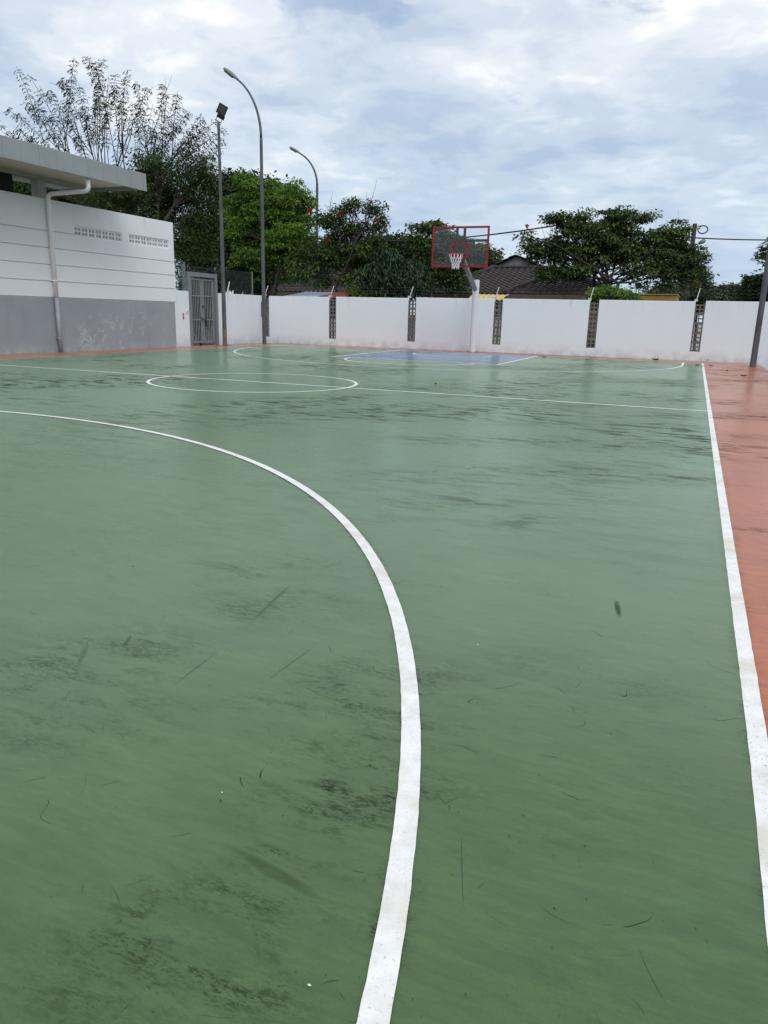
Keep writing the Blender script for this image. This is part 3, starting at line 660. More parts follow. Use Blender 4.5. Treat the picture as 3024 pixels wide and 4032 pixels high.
for i in range(ns):
    for sgn in (1, -1):
        pts = []
        for j, (dz, rr) in enumerate(prof):
            th = 2*math.pi*(i+sgn*(.5*max(0, j-1)+.12*min(j, 1)))/ns
            pts.append(RC+np.array([rr*math.cos(th), rr*math.sin(th), dz-.02*(i % 2 if j == 5 else 0)]))
        mb.tube(pts, .0062, 5, False)
mb.build('net', MAT['net'], rim)

# ------------------------------------------------------------------ lamp posts
MAT['pole'] = (lambda k: (k.set('Base Color', k.mix(k.rng(k.noise(3.5, 6, .7, k.mapping(k.pos(), scale=(1.5, 1.5, .4))), .42, .66), (.105, .112, .122), (.065, .065, .064))).set('Metallic', .3).set('Roughness', .55), k.bump(k.noise(40, 4), .15, .006), k.m)[2])(NT('weathered_pole'))
MAT['head'] = simple('lamp_head_grey', (.17, .175, .175), .45, .1, .1, 8)
MAT['lens'] = simple('lamp_lens', (.20, .22, .215), .12, 0, .1, 6)
def lamp_post(name, lab, base, h1, h2, reach, adir, r0, r1, box=False, sleeve=None, group='curved street lamps', head=1.0):
    base = np.array(base, float); e = empty(name, base, lab, 'street lamp', group); ad = np.array([math.cos(adir), math.sin(adir), 0.])
    up = np.array([0, 0, 1.])
    mb = MB(base); mb.tube([base-up*.3, base+up*h1*.5, base+up*h1], [r0, (r0+r1)/2*1.03, r1*1.06], 8, rot=.39); mb.build('pole', MAT['pole'], e)
    n = 16; pts = []; H = h2-h1
    for t in np.linspace(0, 1, n+1):
        th = t*1.12
        pts.append(base+up*(h1+H*math.sin(th)/math.sin(1.12))+ad*(reach*(1-math.cos(th))/(1-math.cos(1.12))))
    mb = MB(base); mb.tube(pts, list(np.linspace(r1*.93, r1*.62, n+1)), 10); arm = mb.build('arm', MAT['pole'], e, True)
    d = pts[-1]-pts[-2]; d /= np.linalg.norm(d); side = np.cross(d, up); side /= np.linalg.norm(side); nu = np.cross(side, d)
    mb = MB(base); V = []; F = []; m = 14; secs = [(0, .035, .035), (.06, .06, .05), (.16, .095, .07), (.32, .115, .08), (.46, .105, .07), (.56, .07, .05), (.60, .02, .02)]
    for (s_, wd, ht) in secs:
        for q in range(m):
            th = 2*math.pi*q/m; v = math.sin(th); V.append(pts[-1]+(d*(s_-.03)+side*wd*math.cos(th)+nu*(ht*v if v > 0 else ht*.55*v))*head)
    for i in range(len(secs)-1):
        for q in range(m): F.append((i*m+q, i*m+(q+1) % m, (i+1)*m+(q+1) % m, (i+1)*m+q))
    F += [tuple(range(m))[::-1], tuple((len(secs)-1)*m+q for q in range(m))]
    mb.add(V, F); hd = mb.build('lamp_head', MAT['head'], e, True)
    mb = MB(base); V = []; F = []
    for (s_, wd) in ((.20, .07), (.26, .09), (.38, .095), (.48, .08), (.53, .05)):
        for q in range(7):
            th = math.pi+math.pi*q/6; V.append(pts[-1]+(d*(s_-.03)+side*wd*math.cos(th)+nu*(.058*math.sin(th)-.012))*head)
    for i in range(4):
        for q in range(6): F.append((i*7+q, i*7+q+1, i*7+8+q, i*7+7+q))
    mb.add(V, F); mb.build('lens', MAT['lens'], hd, True)
    if box:
        q = base+np.array([.0, -r0*1.15, 1.28]); mb = MB(base); mb.box(q[0]-.055, q[0]+.02, q[1]-.03, q[1]+.03, .98, 1.52, .006); mb.build('fuse_box', MAT['pole'], e)
        mb = MB(base); mb.tube([base+up*2.35, base+up*2.38], r0*1.02, 8, rot=.39); mb.build('pole_band', MAT['pole'], e)
    if sleeve:
        z0, z1 = sleeve
        mb = MB(base); mb.tube([base+up*z0, base+up*z1], r0*1.05, 8, rot=.39); mb.build('notice_sleeve', MAT['white_paint'], e)
        mb = MB(base); mb.tube([base+up*(z0-.22), base+up*(z0-.12)], r0*1.05, 8, rot=.39); mb.build('blue_band', MAT['blue_band'], e)
    return e
MAT['blue_band'] = simple('blue_band_paint', (.01, .02, .25), .5)
g1 = ground_at(1041, 1354); 
lamp_post('street_lamp', 'tall curved lamp post rising inside the far left corner of the court', (g1[0], g1[1], 0), 7.10, 8.98, .86, math.radians(188), .075, .050, box=True, head=1.1)
l2 = at(1248, 1160, 45.0)
lamp_post('street_lamp', 'curved street lamp beyond the wall, with a white notice band low on its pole', (l2[0], l2[1], -.25), 8.6, 10.35, 1.08, math.radians(188), .10, .068, sleeve=(3.05, 3.35), head=1.25)
g3 = ground_at(2963, 1446)
lamp_post('street_lamp', 'dark lamp post cut off by the right edge of the picture', (g3[0], g3[1], 0), 7.15, 9.15, .98, math.radians(10), .090, .056, box=False)
# floodlight
g2 = ground_at(886, 1360); FB = np.array([g2[0], g2[1], 0.])
fl = empty('floodlight_post', FB, 'straight steel pole carrying a square black floodlight beside the gate', 'floodlight')
up = np.array([0, 0, 1.]); FH = 7.10
mb = MB(FB); mb.tube([FB-up*.3, FB+up*3.4, FB+up*FH], [.078, .060, .046], 8, rot=.39); mb.build('pole', MAT['pole'], fl)
mb = MB(FB); mb.tube([FB+up*.0, FB+up*.55], .0795, 8, rot=.39); mb.build('rusty_base', simple('rusty_base_paint', (.17, .135, .11), .7, .2, .3, 12), fl)
fd = np.array([.62, -.72, -.22]); fd /= np.linalg.norm(fd)
sdv = np.cross(fd, up); sdv /= np.linalg.norm(sdv); fu = np.cross(sdv, fd)
tl = math.radians(24); s2 = sdv*math.cos(tl)+fu*math.sin(tl); u2 = -sdv*math.sin(tl)+fu*math.cos(tl)
top = FB+up*FH
mb = MB(FB); mb.obox(top+up*.02+s2*.015, s2, fd, u2, .11, .03, .016); mb.build('cross_arm', MAT['galv'], fl)
hc = top+up*.42+s2*.01
mb = MB(FB)
for sg_ in (-1, 1):
    mb.obox(top+s2*(.015+sg_*.085)+u2*.095, s2, fd, u2, .008, .016, .088)
mb.build('yoke', MAT['hblack'], fl)
mb = MB(FB); mb.obox(top+u2*.18+s2*.0-fd*.015, s2, fd, u2, .12, .065, .06); mb.build('ballast_box', MAT['hblack'], fl)
bc = top+u2*.385+s2*.05
mb = MB(FB); V = []
for (dd, ws, hs) in ((-.15, .07, .07), (-.09, .12, .115), (.0, .137, .145), (.04, .152, .156)):
    for i, j in ((-1, -1), (1, -1), (1, 1), (-1, 1)): V.append(bc+fd*dd+s2*ws*i+u2*hs*j)
F = [(3, 2, 1, 0), (12, 13, 14, 15)]
for q in range(3):
    for i in range(4): F.append((q*4+i, q*4+(i+1) % 4, q*4+4+(i+1) % 4, q*4+4+i))
mb.add(V, F); fh = mb.build('lamp_housing', MAT['hblack'], fl)
k = NT('floodlight_glass'); k.set('Base Color', k.ramp(k.noise(9, 3), [(.3, (.035, .042, .04)), (.7, (.08, .09, .085))])).set('Roughness', .12); MAT['fglass'] = k.m
mb = MB(FB); mb.obox(bc+fd*.042-s2*.007, s2, fd, u2, .12, .0045, .127); mb.build('glass', MAT['fglass'], fh)

# ------------------------------------------------------------------ houses beyond the wall
MAT['tile'] = (lambda k: (k.set('Base Color', k.mix(k.rng(k.noise(7, 5, .7), .4, .68), (.028, .021, .021), (.056, .040, .037))).set('Roughness', .85), k.bump(k.noise(30, 4), .2, .01), k.m)[2])(NT('brown_roof_tile'))
MAT['tile_red'] = simple('red_roof_tile', (.17, .055, .04), .8, 0, .25, 9)
MAT['hwall'] = simple('brown_house_wall', (.10, .062, .035), .8, 0, .2, 5)
MAT['hwall_w'] = simple('pale_house_wall', (.60, .59, .56), .8, 0, .1, 3)
MAT['gable'] = simple('stained_grey_gable', (.20, .20, .195), .85, 0, .45, 2.2)
MAT['blue_sheet'] = simple('pale_blue_sheet_metal', (.42, .52, .66), .4, .2, .08, 3)
MAT['yellow'] = simple('yellow_awning', (.56, .40, .13), .5, 0, .16, 5)
MAT['ochre'] = simple('ochre_canopy', (.34, .20, .035), .6, 0, .15, 4)
def tiled_slope(mb, A, B, Cc, Dd, tile=.30, row=.34, amp=.035):
    """A,B eave ends, Cc,Dd top ends above B and A; waves along the eave, stepped rows up the slope"""
    A, B, Cc, Dd = (np.array(q, float) for q in (A, B, Cc, Dd))
    ex = (B-A)/np.linalg.norm(B-A); mid = (Cc+Dd)/2-(A+B)/2; upv = mid-ex*(mid@ex); Ls = np.linalg.norm(upv); upv /= Ls; nr = np.cross(ex, upv)
    if nr[2] < 0: nr = -nr
    nr_ = max(1, int(Ls/row)); dx = tile/5
    for r_ in range(nr_):
        t0, t1 = r_/nr_, (r_+1)/nr_
        a0 = ((A+(Dd-A)*t0)-A)@ex; b0 = ((B+(Cc-B)*t0)-A)@ex; a1 = ((A+(Dd-A)*t1)-A)@ex; b1 = ((B+(Cc-B)*t1)-A)@ex
        lo, hi = min(a0, a1), max(b0, b1); xs = np.arange(math.ceil(lo/dx), math.floor(hi/dx)+1)*dx
        if len(xs) < 2: continue
        V = []
        for lift, t, a_, b_ in ((.05, t0, a0, b0), (.012, t1, a1, b1)):
            for x in xs:
                xx = min(max(x, a_), b_); V.append(A+ex*xx+upv*Ls*t+nr*(lift+amp*math.sin(2*math.pi*x/tile)))
        n = len(xs); base_ = [A+ex*min(max(x, a0), b0)+upv*Ls*t0+nr*(-.005) for x in xs]; V += base_
        F = [(i, i+1, n+i+1, n+i) for i in range(n-1)]+[(2*n+i, 2*n+i+1, i+1, i) for i in range(n-1)]
        mb.add(V, F)
def hip_house(name, lab, x0, x1, y0, y1, ze, zr, rx0, rx1, mat, wallmat, over=.5):
    o = ((x0+x1)/2, y0, -.26); e = empty(name, o, lab, 'house'); ym = (y0+y1)/2
    R0, R1 = (rx0, ym, zr), (rx1, ym, zr); c = [(x0, y0, ze), (x1, y0, ze), (x1, y1, ze), (x0, y1, ze)]
    mb = MB(o); mb.box(x0+over, x1-over, y0+over, y1-over, -.26, ze-.02); w_ = mb.build('wall', MAT[wallmat], e)
    for q in range(int((x1-x0)/2.6)):
        xx = x0+over+.9+q*2.6
        if xx+1.3 < x1-over:
            mb = MB(o); mb.box(xx, xx+1.2, y0+over-.03, y0+over-.002, .9, 2.0); wn_ = mb.build('window', MAT['hblack'], e)
            mb = MB(o); mb.box(xx+.57, xx+.63, y0+over-.045, y0+over-.031, .9, 2.0); mb.build('mullion', MAT['bracket'], wn_)
    mb = MB(o); mb.box(x0+.03, x1-.03, y0+.02, y0+.05, ze-.20, ze-.01); mb.build('fascia_board', MAT['hwall'], e)
    mb = MB(o); tiled_slope(mb, c[0], c[1], R1, R0); tiled_slope(mb, c[1], c[2], R1, R1); tiled_slope(mb, c[3], c[0], R0, R0); tiled_slope(mb, c[2], c[3], R0, R1)
    rf = mb.build('roof_tiles', MAT[mat], e); rf['kind'] = 'stuff'
    mb = MB(o); mb.add([c[0], c[1], c[2], c[3], R0, R1], [(0, 1, 5, 4), (1, 2, 5), (2, 3, 4, 5), (3, 0, 4), (3, 2, 1, 0)]); mb.build('roof_deck', MAT[mat], e)
    U = np.array([0, 0, .05])
    for p, q in ((c[0], R0), (c[1], R1), (c[2], R1), (c[3], R0), (R0, R1)):
        p, q = np.array(p), np.array(q)
        if np.linalg.norm(p-q) > .1: mb = MB(o); mb.tube([p+U, q+U], .10, 6); mb.build('ridge_cap', MAT[mat], e)
    return e
p0 = at(1655, 1154, 36.0); YA = p0[1]; p1 = onY(2330, 1154, YA); ra, rb = onY(1946, 1056, YA+4.2), onY(2085, 1056, YA+4.2)
hip_house('tiled_house', 'brown tiled hip roof house behind the hoop, grey gable above it', p0[0], p1[0]+1.5, YA, YA+8.4, p0[2], ra[2], ra[0], rb[0]+1.2, 'tile', 'hwall')
hA = bpy.data.objects['tiled_house']
q0, q1, q2 = onY(1935, 1056, YA+5.2), onY(2135, 1056, YA+5.2), onY(2033, 1011, YA+5.2)
mb = MB(tuple(hA.location)); gx = [(q0[0], q0[2]-.6), (q1[0], q1[2]-.6), (q1[0], q0[2]), (q2[0], q2[2]), (q0[0], q0[2])]
mb.add([(x, YA+5.2, z) for x, z in gx]+[(x, YA+9.0, z) for x, z in gx], [(0, 1, 2, 3, 4), (9, 8, 7, 6, 5)]+[(i, i+5, (i+1) % 5+5, (i+1) % 5) for i in range(5)]); mb.build('gable_wall', MAT['gable'], hA)
mb = MB(tuple(hA.location)); tiled_slope(mb, (q0[0]-.35, YA+4.9, q0[2]-.15), (q0[0]-.35, YA+9.2, q0[2]-.15), (q2[0], YA+9.2, q2[2]+.06), (q2[0], YA+4.9, q2[2]+.06))
tiled_slope(mb, (q1[0]+.35, YA+9.2, q1[2]-.15), (q1[0]+.35, YA+4.9, q1[2]-.15), (q2[0], YA+4.9, q2[2]+.06), (q2[0], YA+9.2, q2[2]+.06)); o_ = mb.build('gable_roof_tiles', MAT['tile'], hA); o_['kind'] = 'stuff'
w0 = at(1985, 1156, 32.0); YW = w0[1]; w1 = onY(2440, 1156, YW); wr0, wr1 = onY(2150, 1092, YW+3.4), onY(2290, 1092, YW+3.4)
hip_house('tiled_house', 'low brown tiled roof wing behind the big spreading tree', w0[0], w1[0], YW, YW+6.8, w0[2], wr0[2], wr0[0], wr1[0], 'tile', 'hwall', .4)
b0 = at(1000, 1146, 44.0); YB = b0[1]; b1 = onY(1400, 1146, YB); br0, br1 = onY(1120, 1036, YB+4.6), onY(1215, 1042, YB+4.6)
hip_house('tiled_house', 'brown tiled house seen between the curved lamps at left', b0[0], b1[0], YB, YB+9.2, b0[2], br0[2], br0[0], br1[0], 'tile', 'hwall_w')
c0 = at(940, 1060, 58.0); c1 = onY(1140, 1060, c0[1])
hip_house('tiled_house', 'pale house glimpsed through the bright green tree', c0[0], c1[0], c0[1], c0[1]+8, c0[2], c0[2]+2.0, c0[0]+3, c1[0]-1, 'tile_red', 'hwall_w', .2)
def corrugated(name, lab, cat, a, b, depth_y, drop, mat, pitch=.16, amp=.03, curl=False):
    """sheet roof: eave line a-b near, rising backwards"""
    o = (a[0], a[1], a[2]); e = empty(name, o, lab, cat); n = int((b[0]-a[0])/(pitch/4)); V = []; rows = 7
    for r_ in range(rows+1):
        t = r_/rows
        for i in range(n+1):
            x = a[0]+(b[0]-a[0])*i/n
            z = a[2]+((drop*math.sin(t*math.pi/2)) if curl else drop*t)+amp*math.sin(2*math.pi*(x-a[0])/pitch)*.5
            y = a[1]+(depth_y*(1-math.cos(t*math.pi/2)) if curl else depth_y*t); V.append((x, y, z))
    F = [(r_*(n+1)+i, r_*(n+1)+i+1, (r_+1)*(n+1)+i+1, (r_+1)*(n+1)+i) for r_ in range(rows) for i in range(n)]
    mb = MB(o); mb.add(V, F); sh = mb.build('sheet', MAT[mat], e); md = sh.modifiers.new('thick', 'SOLIDIFY'); md.thickness = .012
    for x in (a[0]+.15, b[0]-.15): mb = MB(o); mb.tube([(x, a[1]+.1, -.26), (x, a[1]+.1, a[2]-.02)], .03, 6); mb.build('support_post', MAT['galv'], e)
    mb = MB(o); mb.box(a[0]+.02, b[0]-.02, a[1]+depth_y, a[1]+depth_y+.05, a[2]+drop-.18, a[2]+drop-.04); mb.build('back_rail', MAT['galv'], e)
s0 = at(1105, 1168, 31.0); s1 = onY(1232, 1168, s0[1]); corrugated('sheet_awning', 'pale blue sheet metal awning just above the wall at left', 'awning', s0, s1, 2.2, .27, 'blue_sheet', .22)
s0 = at(1258, 1172, 30.0); s1 = onY(1347, 1172, s0[1]); corrugated('tiled_porch', 'small red tiled porch roof just above the wall', 'porch', s0, s1, 1.6, .32, 'tile_red', .2, .05)
s0 = at(1846, 1180, 29.0); s1 = onY(1982, 1180, s0[1]); corrugated('awning', 'yellow ribbed awning peeping over the wall behind the hoop post', 'awning', s0, s1, .9, .22, 'yellow', .18, .05, True)
s0 = at(2470, 1178, 36.0); s1 = onY(2665, 1178, s0[1])
cn = empty('canopy', (s0[0], s0[1], -.26), 'ochre flat canopy above the wall right of the big tree', 'canopy')
mb = MB(tuple(cn.location)); mb.box(s0[0], s1[0], s0[1], s0[1]+4, s0[2]-.05, s0[2]+.22, .02); mb.build('canopy_box', MAT['ochre'], cn)
mb = MB(tuple(cn.location)); mb.box(s0[0]-.05, s1[0]+.05, s0[1]-.05, s0[1]+4.05, s0[2]+.222, s0[2]+.25); mb.build('canopy_top', MAT['yellow'], cn)
for x in (s0[0]+.2, s1[0]-.2): mb = MB(tuple(cn.location)); mb.tube([(x, s0[1]+.2, -.26), (x, s0[1]+.2, s0[2]-.05)], .06, 8); mb.build('canopy_post', MAT['bracket'], cn)
fw_ = empty('garden_wall', (3.6, 22.6, -.26), 'pale garden wall across the street, glimpsed through the breeze block slots', 'wall')
mb = MB((3.6, 22.6, -.26)); mb.box(-6, 1.2, 22.5, 22.65, -.26, 1.2); mb.build('wall_panel', MAT['hwall_w'], fw_)
mb = MB((3.6, 22.6, -.26)); mb.box(2.6, 9.8, 22.5, 22.65, -.26, 1.15); mb.build('wall_panel', MAT['hwall_w'], fw_)
mb = MB((3.6, 22.6, -.26)); mb.box(1.2, 2.6, 22.46, 22.7, -.26, 1.3, .02); mb.build('gate_pier', MAT['hwall_w'], fw_)

# ------------------------------------------------------------------ utility poles and cables
MAT['cpole'] = simple('concrete_pole', (.26, .25, .235), .85, 0, .2, 3)
MAT['dpole'] = simple('dark_timber_pole', (.055, .045, .042), .85, 0, .3, 4)
MAT['cable'] = simple('black_cable', (.012, .012, .014), .6, 0, .1)
def util_pole(lab, px, py_top, d, r, mat):
    b = at(px, 1175, d); h = at(px+(1175-py_top)*.066*(px-1512)/760, py_top, d)[2]; base = np.array([b[0], b[1], -.26])
    e = empty('utility_pole', base, lab, 'utility pole', 'utility poles'); mb = MB(base); tp = np.array([b[0], b[1], h])
    mb.tube([base, tp], [r*1.2, r*.85], 10); mb.build('pole', MAT[mat], e)
    mb = MB(base); mb.tube([tp-np.array([.3, 0, .25]), tp-np.array([-.3, 0, .25])], .035, 6); mb.build('crossarm', MAT['galv'], e)
    for x in (-.2, .2):
        mb = MB(base); mb.tube([tp+np.array([x, 0, -.22]), tp+np.array([x, 0, -.08])], [.04, .025], 8); mb.build('insulator', MAT['bracket'], e)
    return e, tp
u1, t1 = util_pole('thin dark utility pole among the trees between the curved lamps', 1125, 925, 44, .10, 'dpole')
u2_, t2 = util_pole('pale concrete utility pole inside the big spreading tree', 2250, 880, 34, .10, 'cpole')
u3, t3 = util_pole('dark utility pole with a cable coil and lamp at right of the big tree', 2700, 890, 40, .13, 'dpole')
tp = t3
mb = MB(tuple(u3.location)); cc = tp+np.array([.42, 0, -.30]); mb.tube([cc+np.array([.24*math.cos(a), .02*math.sin(3*a), .19*math.sin(a)]) for a in np.linspace(0, 2*math.pi, 25)], .03, 6, False)
mb.tube([tp+np.array([-.3, 0, -.3]), tp+np.array([.1, 0, -.12]), tp+np.array([.42, 0, -.10])], .02, 5); mb.build('cable_coil', MAT['cable'], u3)
ha = at(2712, 980, 40); hb = at(2752, 957, 40); hc_ = at(2778, 946, 40)
mb = MB(tuple(u3.location)); mb.tube([ha, hb], .035, 6); mb.build('lamp_arm', MAT['galv'], u3)
mb = MB(tuple(u3.location)); dv = hc_-hb; mb.tube([hb, hb+dv*.25, hb+dv*.6, hb+dv*.9, hc_], [.05, .10, .12, .09, .03], 10); mb.build('lamp_head', MAT['head'], u3, True)
def cable(lab, pts, r, sag, n=14):
    P = []
    for A, B in zip(pts[:-1], pts[1:]):
        for q in np.linspace(0, 1, n)[:-1]: P.append(np.array(A)*(1-q)+np.array(B)*q-np.array([0, 0, sag*4*q*(1-q)]))
    P.append(np.array(pts[-1])); o = (P[0]); mb = MB(o); mb.tube(P, r, 5); ob = mb.build('overhead_cable', MAT['cable'], None); tag(ob, lab, 'cable', 'overhead cables')
cable('black overhead cable running from the left trees to the pole in the big tree', [at(560, 945, 52), t1-np.array([0, 0, .1]), t2-np.array([0, 0, .02])], .035, .55)
cable('black overhead cable from the big tree past the coil pole to the right edge', [t2-np.array([0, 0, .15]), at(2690, 934, 40), at(3300, 940, 40)], .035, .10)

# ------------------------------------------------------------------ trees
def leaf_mat(name, stops, trans=.3, rough=.5):
    k = NT(name); a = k.new('ShaderNodeAttribute'); a.attribute_name = 'tint'
    c = k.ramp(a.outputs['Fac'], stops); k.set('Base Color', c).set('Roughness', rough+.1).set('Specular IOR Level', .16)
    t = k.new('ShaderNodeBsdfTranslucent'); k.l.new(k.mix(.5, c, (.25, .4, .05), 'MULTIPLY') if False else c, t.inputs[0])
    m = k.new('ShaderNodeMixShader'); m.inputs[0].default_value = trans
    k.l.new(k.p.outputs[0], m.inputs[1]); k.l.new(t.outputs[0], m.inputs[2]); k.l.new(m.outputs[0], k.n['Material Output'].inputs[0])
    return k.m
def _d(c, f): return tuple(x*f for x in c)
LM = {
 'feather': leaf_mat('feathery_leaf', [(0, (0.0143, 0.0223, 0.0089)), (.6, (0.0223, 0.0357, 0.0121)), (1, (0.0345, 0.0426, 0.0183))]),
 'olive': leaf_mat('olive_leaf', [(0, (0.0252, 0.0540, 0.0150)), (.6, (0.0504, 0.0936, 0.0240)), (1, (0.0945, 0.1297, 0.0360))]),
 'dark': leaf_mat('dark_leaf', [(0, (0.0143, 0.0287, 0.0120)), (.6, (0.0287, 0.0551, 0.0204)), (1, (0.0503, 0.0861, 0.0287))], .2),
 'bright': leaf_mat('bright_leaf', [(0, (0.0560, 0.1088, 0.0201)), (.5, (0.1118, 0.2196, 0.0322)), (1, (0.2144, 0.3251, 0.0564))], .4),
 'tulip': leaf_mat('tulip_tree_leaf', [(0, (0.0340, 0.0624, 0.0199)), (.6, (0.0680, 0.1204, 0.0312)), (1, (0.1389, 0.2054, 0.0496))], .3),
 'big': leaf_mat('spreading_tree_leaf', [(0, (0.0339, 0.0641, 0.0226)), (.6, (0.0679, 0.1130, 0.0339)), (1, (0.1414, 0.1847, 0.0490))], .25),
 'mango': leaf_mat('mango_leaf', [(0, (0.0157, 0.0339, 0.0157)), (.6, (0.0313, 0.0653, 0.0287)), (1, (0.0783, 0.1239, 0.0588))], .15, .4),
 'shrub': leaf_mat('shrub_leaf', [(0, (0.0725, 0.1359, 0.0217)), (.6, (0.1359, 0.2538, 0.0363)), (1, (0.2538, 0.3625, 0.0635))], .35),
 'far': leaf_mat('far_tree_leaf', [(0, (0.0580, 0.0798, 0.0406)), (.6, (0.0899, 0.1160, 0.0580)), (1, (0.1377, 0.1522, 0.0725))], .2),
 'flower': leaf_mat('red_flower', [(0, (0.2520, 0.0120, 0.0072)), (1, (0.3600, 0.0300, 0.0090))], .3),
 'dry': leaf_mat('dry_leaf', [(0, (.05, .03, .02)), (1, (.14, .08, .04))], .1),
}
def bark(name, a, b):
    k = NT(name); k.set('Base Color', k.ramp(k.noise(8, 6, .7, k.mapping(k.pos(), scale=(1, 1, .3))), [(.35, a), (.68, b)])).set('Roughness', .9); k.bump(k.noise(25, 4), .4, .02); return k.m
BK = {'dark': bark('dark_bark', (.016, .014, .012), (.040, .034, .028)), 'pale': bark('pale_bark', (.10, .095, .085), (.22, .205, .18)), 'mid': bark('mid_bark', (.055, .047, .038), (.12, .10, .082))}
def unit(a): return a/(np.linalg.norm(a, axis=-1, keepdims=True)+1e-9)
def leaves(pos, d, nrm, Ln, Wd, fold=.18):
    """kite shaped folded leaves -> V,F"""
    d = unit(d); nrm = nrm-d*np.sum(nrm*d, 1, keepdims=True); nrm = unit(nrm); s = np.cross(d, nrm); Ln = np.asarray(Ln).reshape(-1, 1); Wd = np.asarray(Wd).reshape(-1, 1)
    a = pos; b = pos+d*Ln*.45+s*Wd*.5+nrm*Wd*fold; c = pos+d*Ln-nrm*Ln*.12; e = pos+d*Ln*.45-s*Wd*.5+nrm*Wd*fold
    V = np.stack([a, b, c, e], 1).reshape(-1, 3); F = np.arange(len(V)).reshape(-1, 4); return V, F
def limb(mb, a, b, r0, r1, rnd, bend=.12, n=6, sides=6, lift=0.0):
    a, b = np.array(a, float), np.array(b, float); Ld = np.linalg.norm(b-a); off = rnd.normal(0, bend*Ld, 3)*np.array([1, 1, .5]); off[2] += lift*Ld
    pts = [a*(1-t)+b*t+off*4*t*(1-t)*.5+rnd.normal(0, .012*Ld, 3)*(0 < t < 1) for t in np.linspace(0, 1, n)]
    mb.tube(pts, list(np.linspace(r0, r1, n)), sides, False); return pts
def tree(name, lab, lobes, depth, base, fork, style, leafm, barkm, seed, ncl, nlf, cr, Ln, Wd, r0=.16, group='trees beyond the wall', twigs=3, flat=.45, cat='tree', thick=1.0, flowers=None, bare=None, fork2=None, stems=1, ymin=None):
    """lobes: (px, py, rx, ry[, weight]) of crown lobes on the photograph scaled to metres at the tree's own depth"""
    rnd = np.random.default_rng(seed)
    while at(base[0], 1175, depth)[1] < (ymin if ymin is not None else 17.2 if cat == 'shrub' else 18.2): depth += .25
    B = at(base[0], 1175, depth); B[2] = -.26
    e = empty(name, B, lab, cat, group); mpp = depth/PF*1.8228       # lobes are given in 1659-wide pixels
    S = 1.8228
    FK = at(fork[0]*S, fork[1]*S, depth)
    mb = MB(B)
    starts = []
    for s_ in range(stems):
        o_ = np.array([rnd.uniform(-.35, .35), rnd.uniform(-.3, .3), 0])*(s_ > 0)
        f_ = FK+np.array([rnd.uniform(-.6, .6), rnd.uniform(-.6, .6), rnd.uniform(-.2, .5)])*(s_ > 0)
        limb(mb, B+o_, f_, r0*(1.0 if s_ == 0 else .75), r0*.62, rnd, .05, 8, 8); starts.append(f_)
    area = np.array([l[2]*l[3]*(l[4] if len(l) > 4 else 1) for l in lobes], float); area /= area.sum()
    allp = []; alld = []
    for l, w in zip(lobes, area):
        rx, ry = l[2]*mpp, l[3]*mpp; dz = rnd.normal(0, .35)*rx*thick
        cxx = at(l[0]*S, l[1]*S, depth+dz)
        st = starts[int(rnd.integers(len(starts)))]
        lp = limb(mb, st, cxx, r0*.42, r0*.12, rnd, .10, 7, 6, .05)
        n = max(3, int(ncl*w)); u_ = rnd.normal(size=(n, 3)); u_ = unit(u_)*(rnd.random((n, 1))**.45)
        pts = cxx+_r*(u_[:, :1]*rx)+np.array([0, 0, 1.])*(u_[:, 1:2]*ry)+np.cross(_r, [0, 0, 1.])*(u_[:, 2:3]*rx*thick)
        allp.append(pts); alld.append(unit(u_[:, :1]*_r+u_[:, 1:2]*np.array([0, 0, .8])+u_[:, 2:3]*np.cross(_r, [0, 0, 1.])+np.array([0, 0, .25])))
        for q in range(min(n, int(twigs*max(2, n*.10)))):
            j = int(rnd.integers(n)); s0 = lp[int(rnd.integers(3, 7))]; limb(mb, s0, pts[j], r0*.11+.006, .006, rnd, .10, 5, 4)
    if bare:
        for (px, py) in bare:
            tip = at(px*S, py*S, depth+rnd.normal(0, .5)); s0 = starts[0]+(tip-starts[0])*rnd.uniform(.3, .55); pp = limb(mb, s0, tip, .030, .006, rnd, .10, 7, 4)
            for _ in range(4):
                q = pp[int(rnd.integers(2, 6))]; limb(mb, q, q+rnd.normal(0, .35, 3)+np.array([0, 0, .5]), .012, .004, rnd, .1, 4, 3)
    mb.build('trunk', BK[barkm], e, True)
    P = np.concatenate(allp); Dv = np.concatenate(alld); N = len(P)
    K = nlf; PP = np.repeat(P, K, 0); DD = np.repeat(Dv, K, 0); ctint = np.repeat(rnd.normal(.48, .27, N), K); M_ = len(PP)
    csz = np.repeat(rnd.uniform(.6, 1.3, N), K)[:, None]
    up_ = np.array([0, 0, 1.])
    if style == 'pinnate':      # leaflets on a few drooping fronds per cluster
        fr_ = np.tile(np.arange(K)//max(1, K//6), N); ph = np.repeat(rnd.uniform(0, 6.28, N), K)+fr_*1.047+rnd.normal(0, .15, M_)
        t = np.tile((np.arange(K) % max(1, K//6))/max(1, K//6), N)
        ax = np.stack([np.cos(ph), np.sin(ph), np.full(M_, .15)], 1); sd_ = np.cross(ax, up_); sgn = np.where(rnd.random(M_) < .5, -1, 1)[:, None]
        pos = PP+ax*(t[:, None]*cr*csz)-up_*(t[:, None]**2*cr*.45*csz); d = sd_*sgn+ax*.6-up_*rnd.uniform(.1, .6, (M_, 1)); nr = up_+rnd.normal(0, .25, (M_, 3))
    elif style == 'droop':      # whorls of long hanging leaves
        pos = PP+rnd.normal(0, 1, (M_, 3))*cr*np.array([.5, .5, .35])*csz; ph = rnd.uniform(0, 6.28, M_)
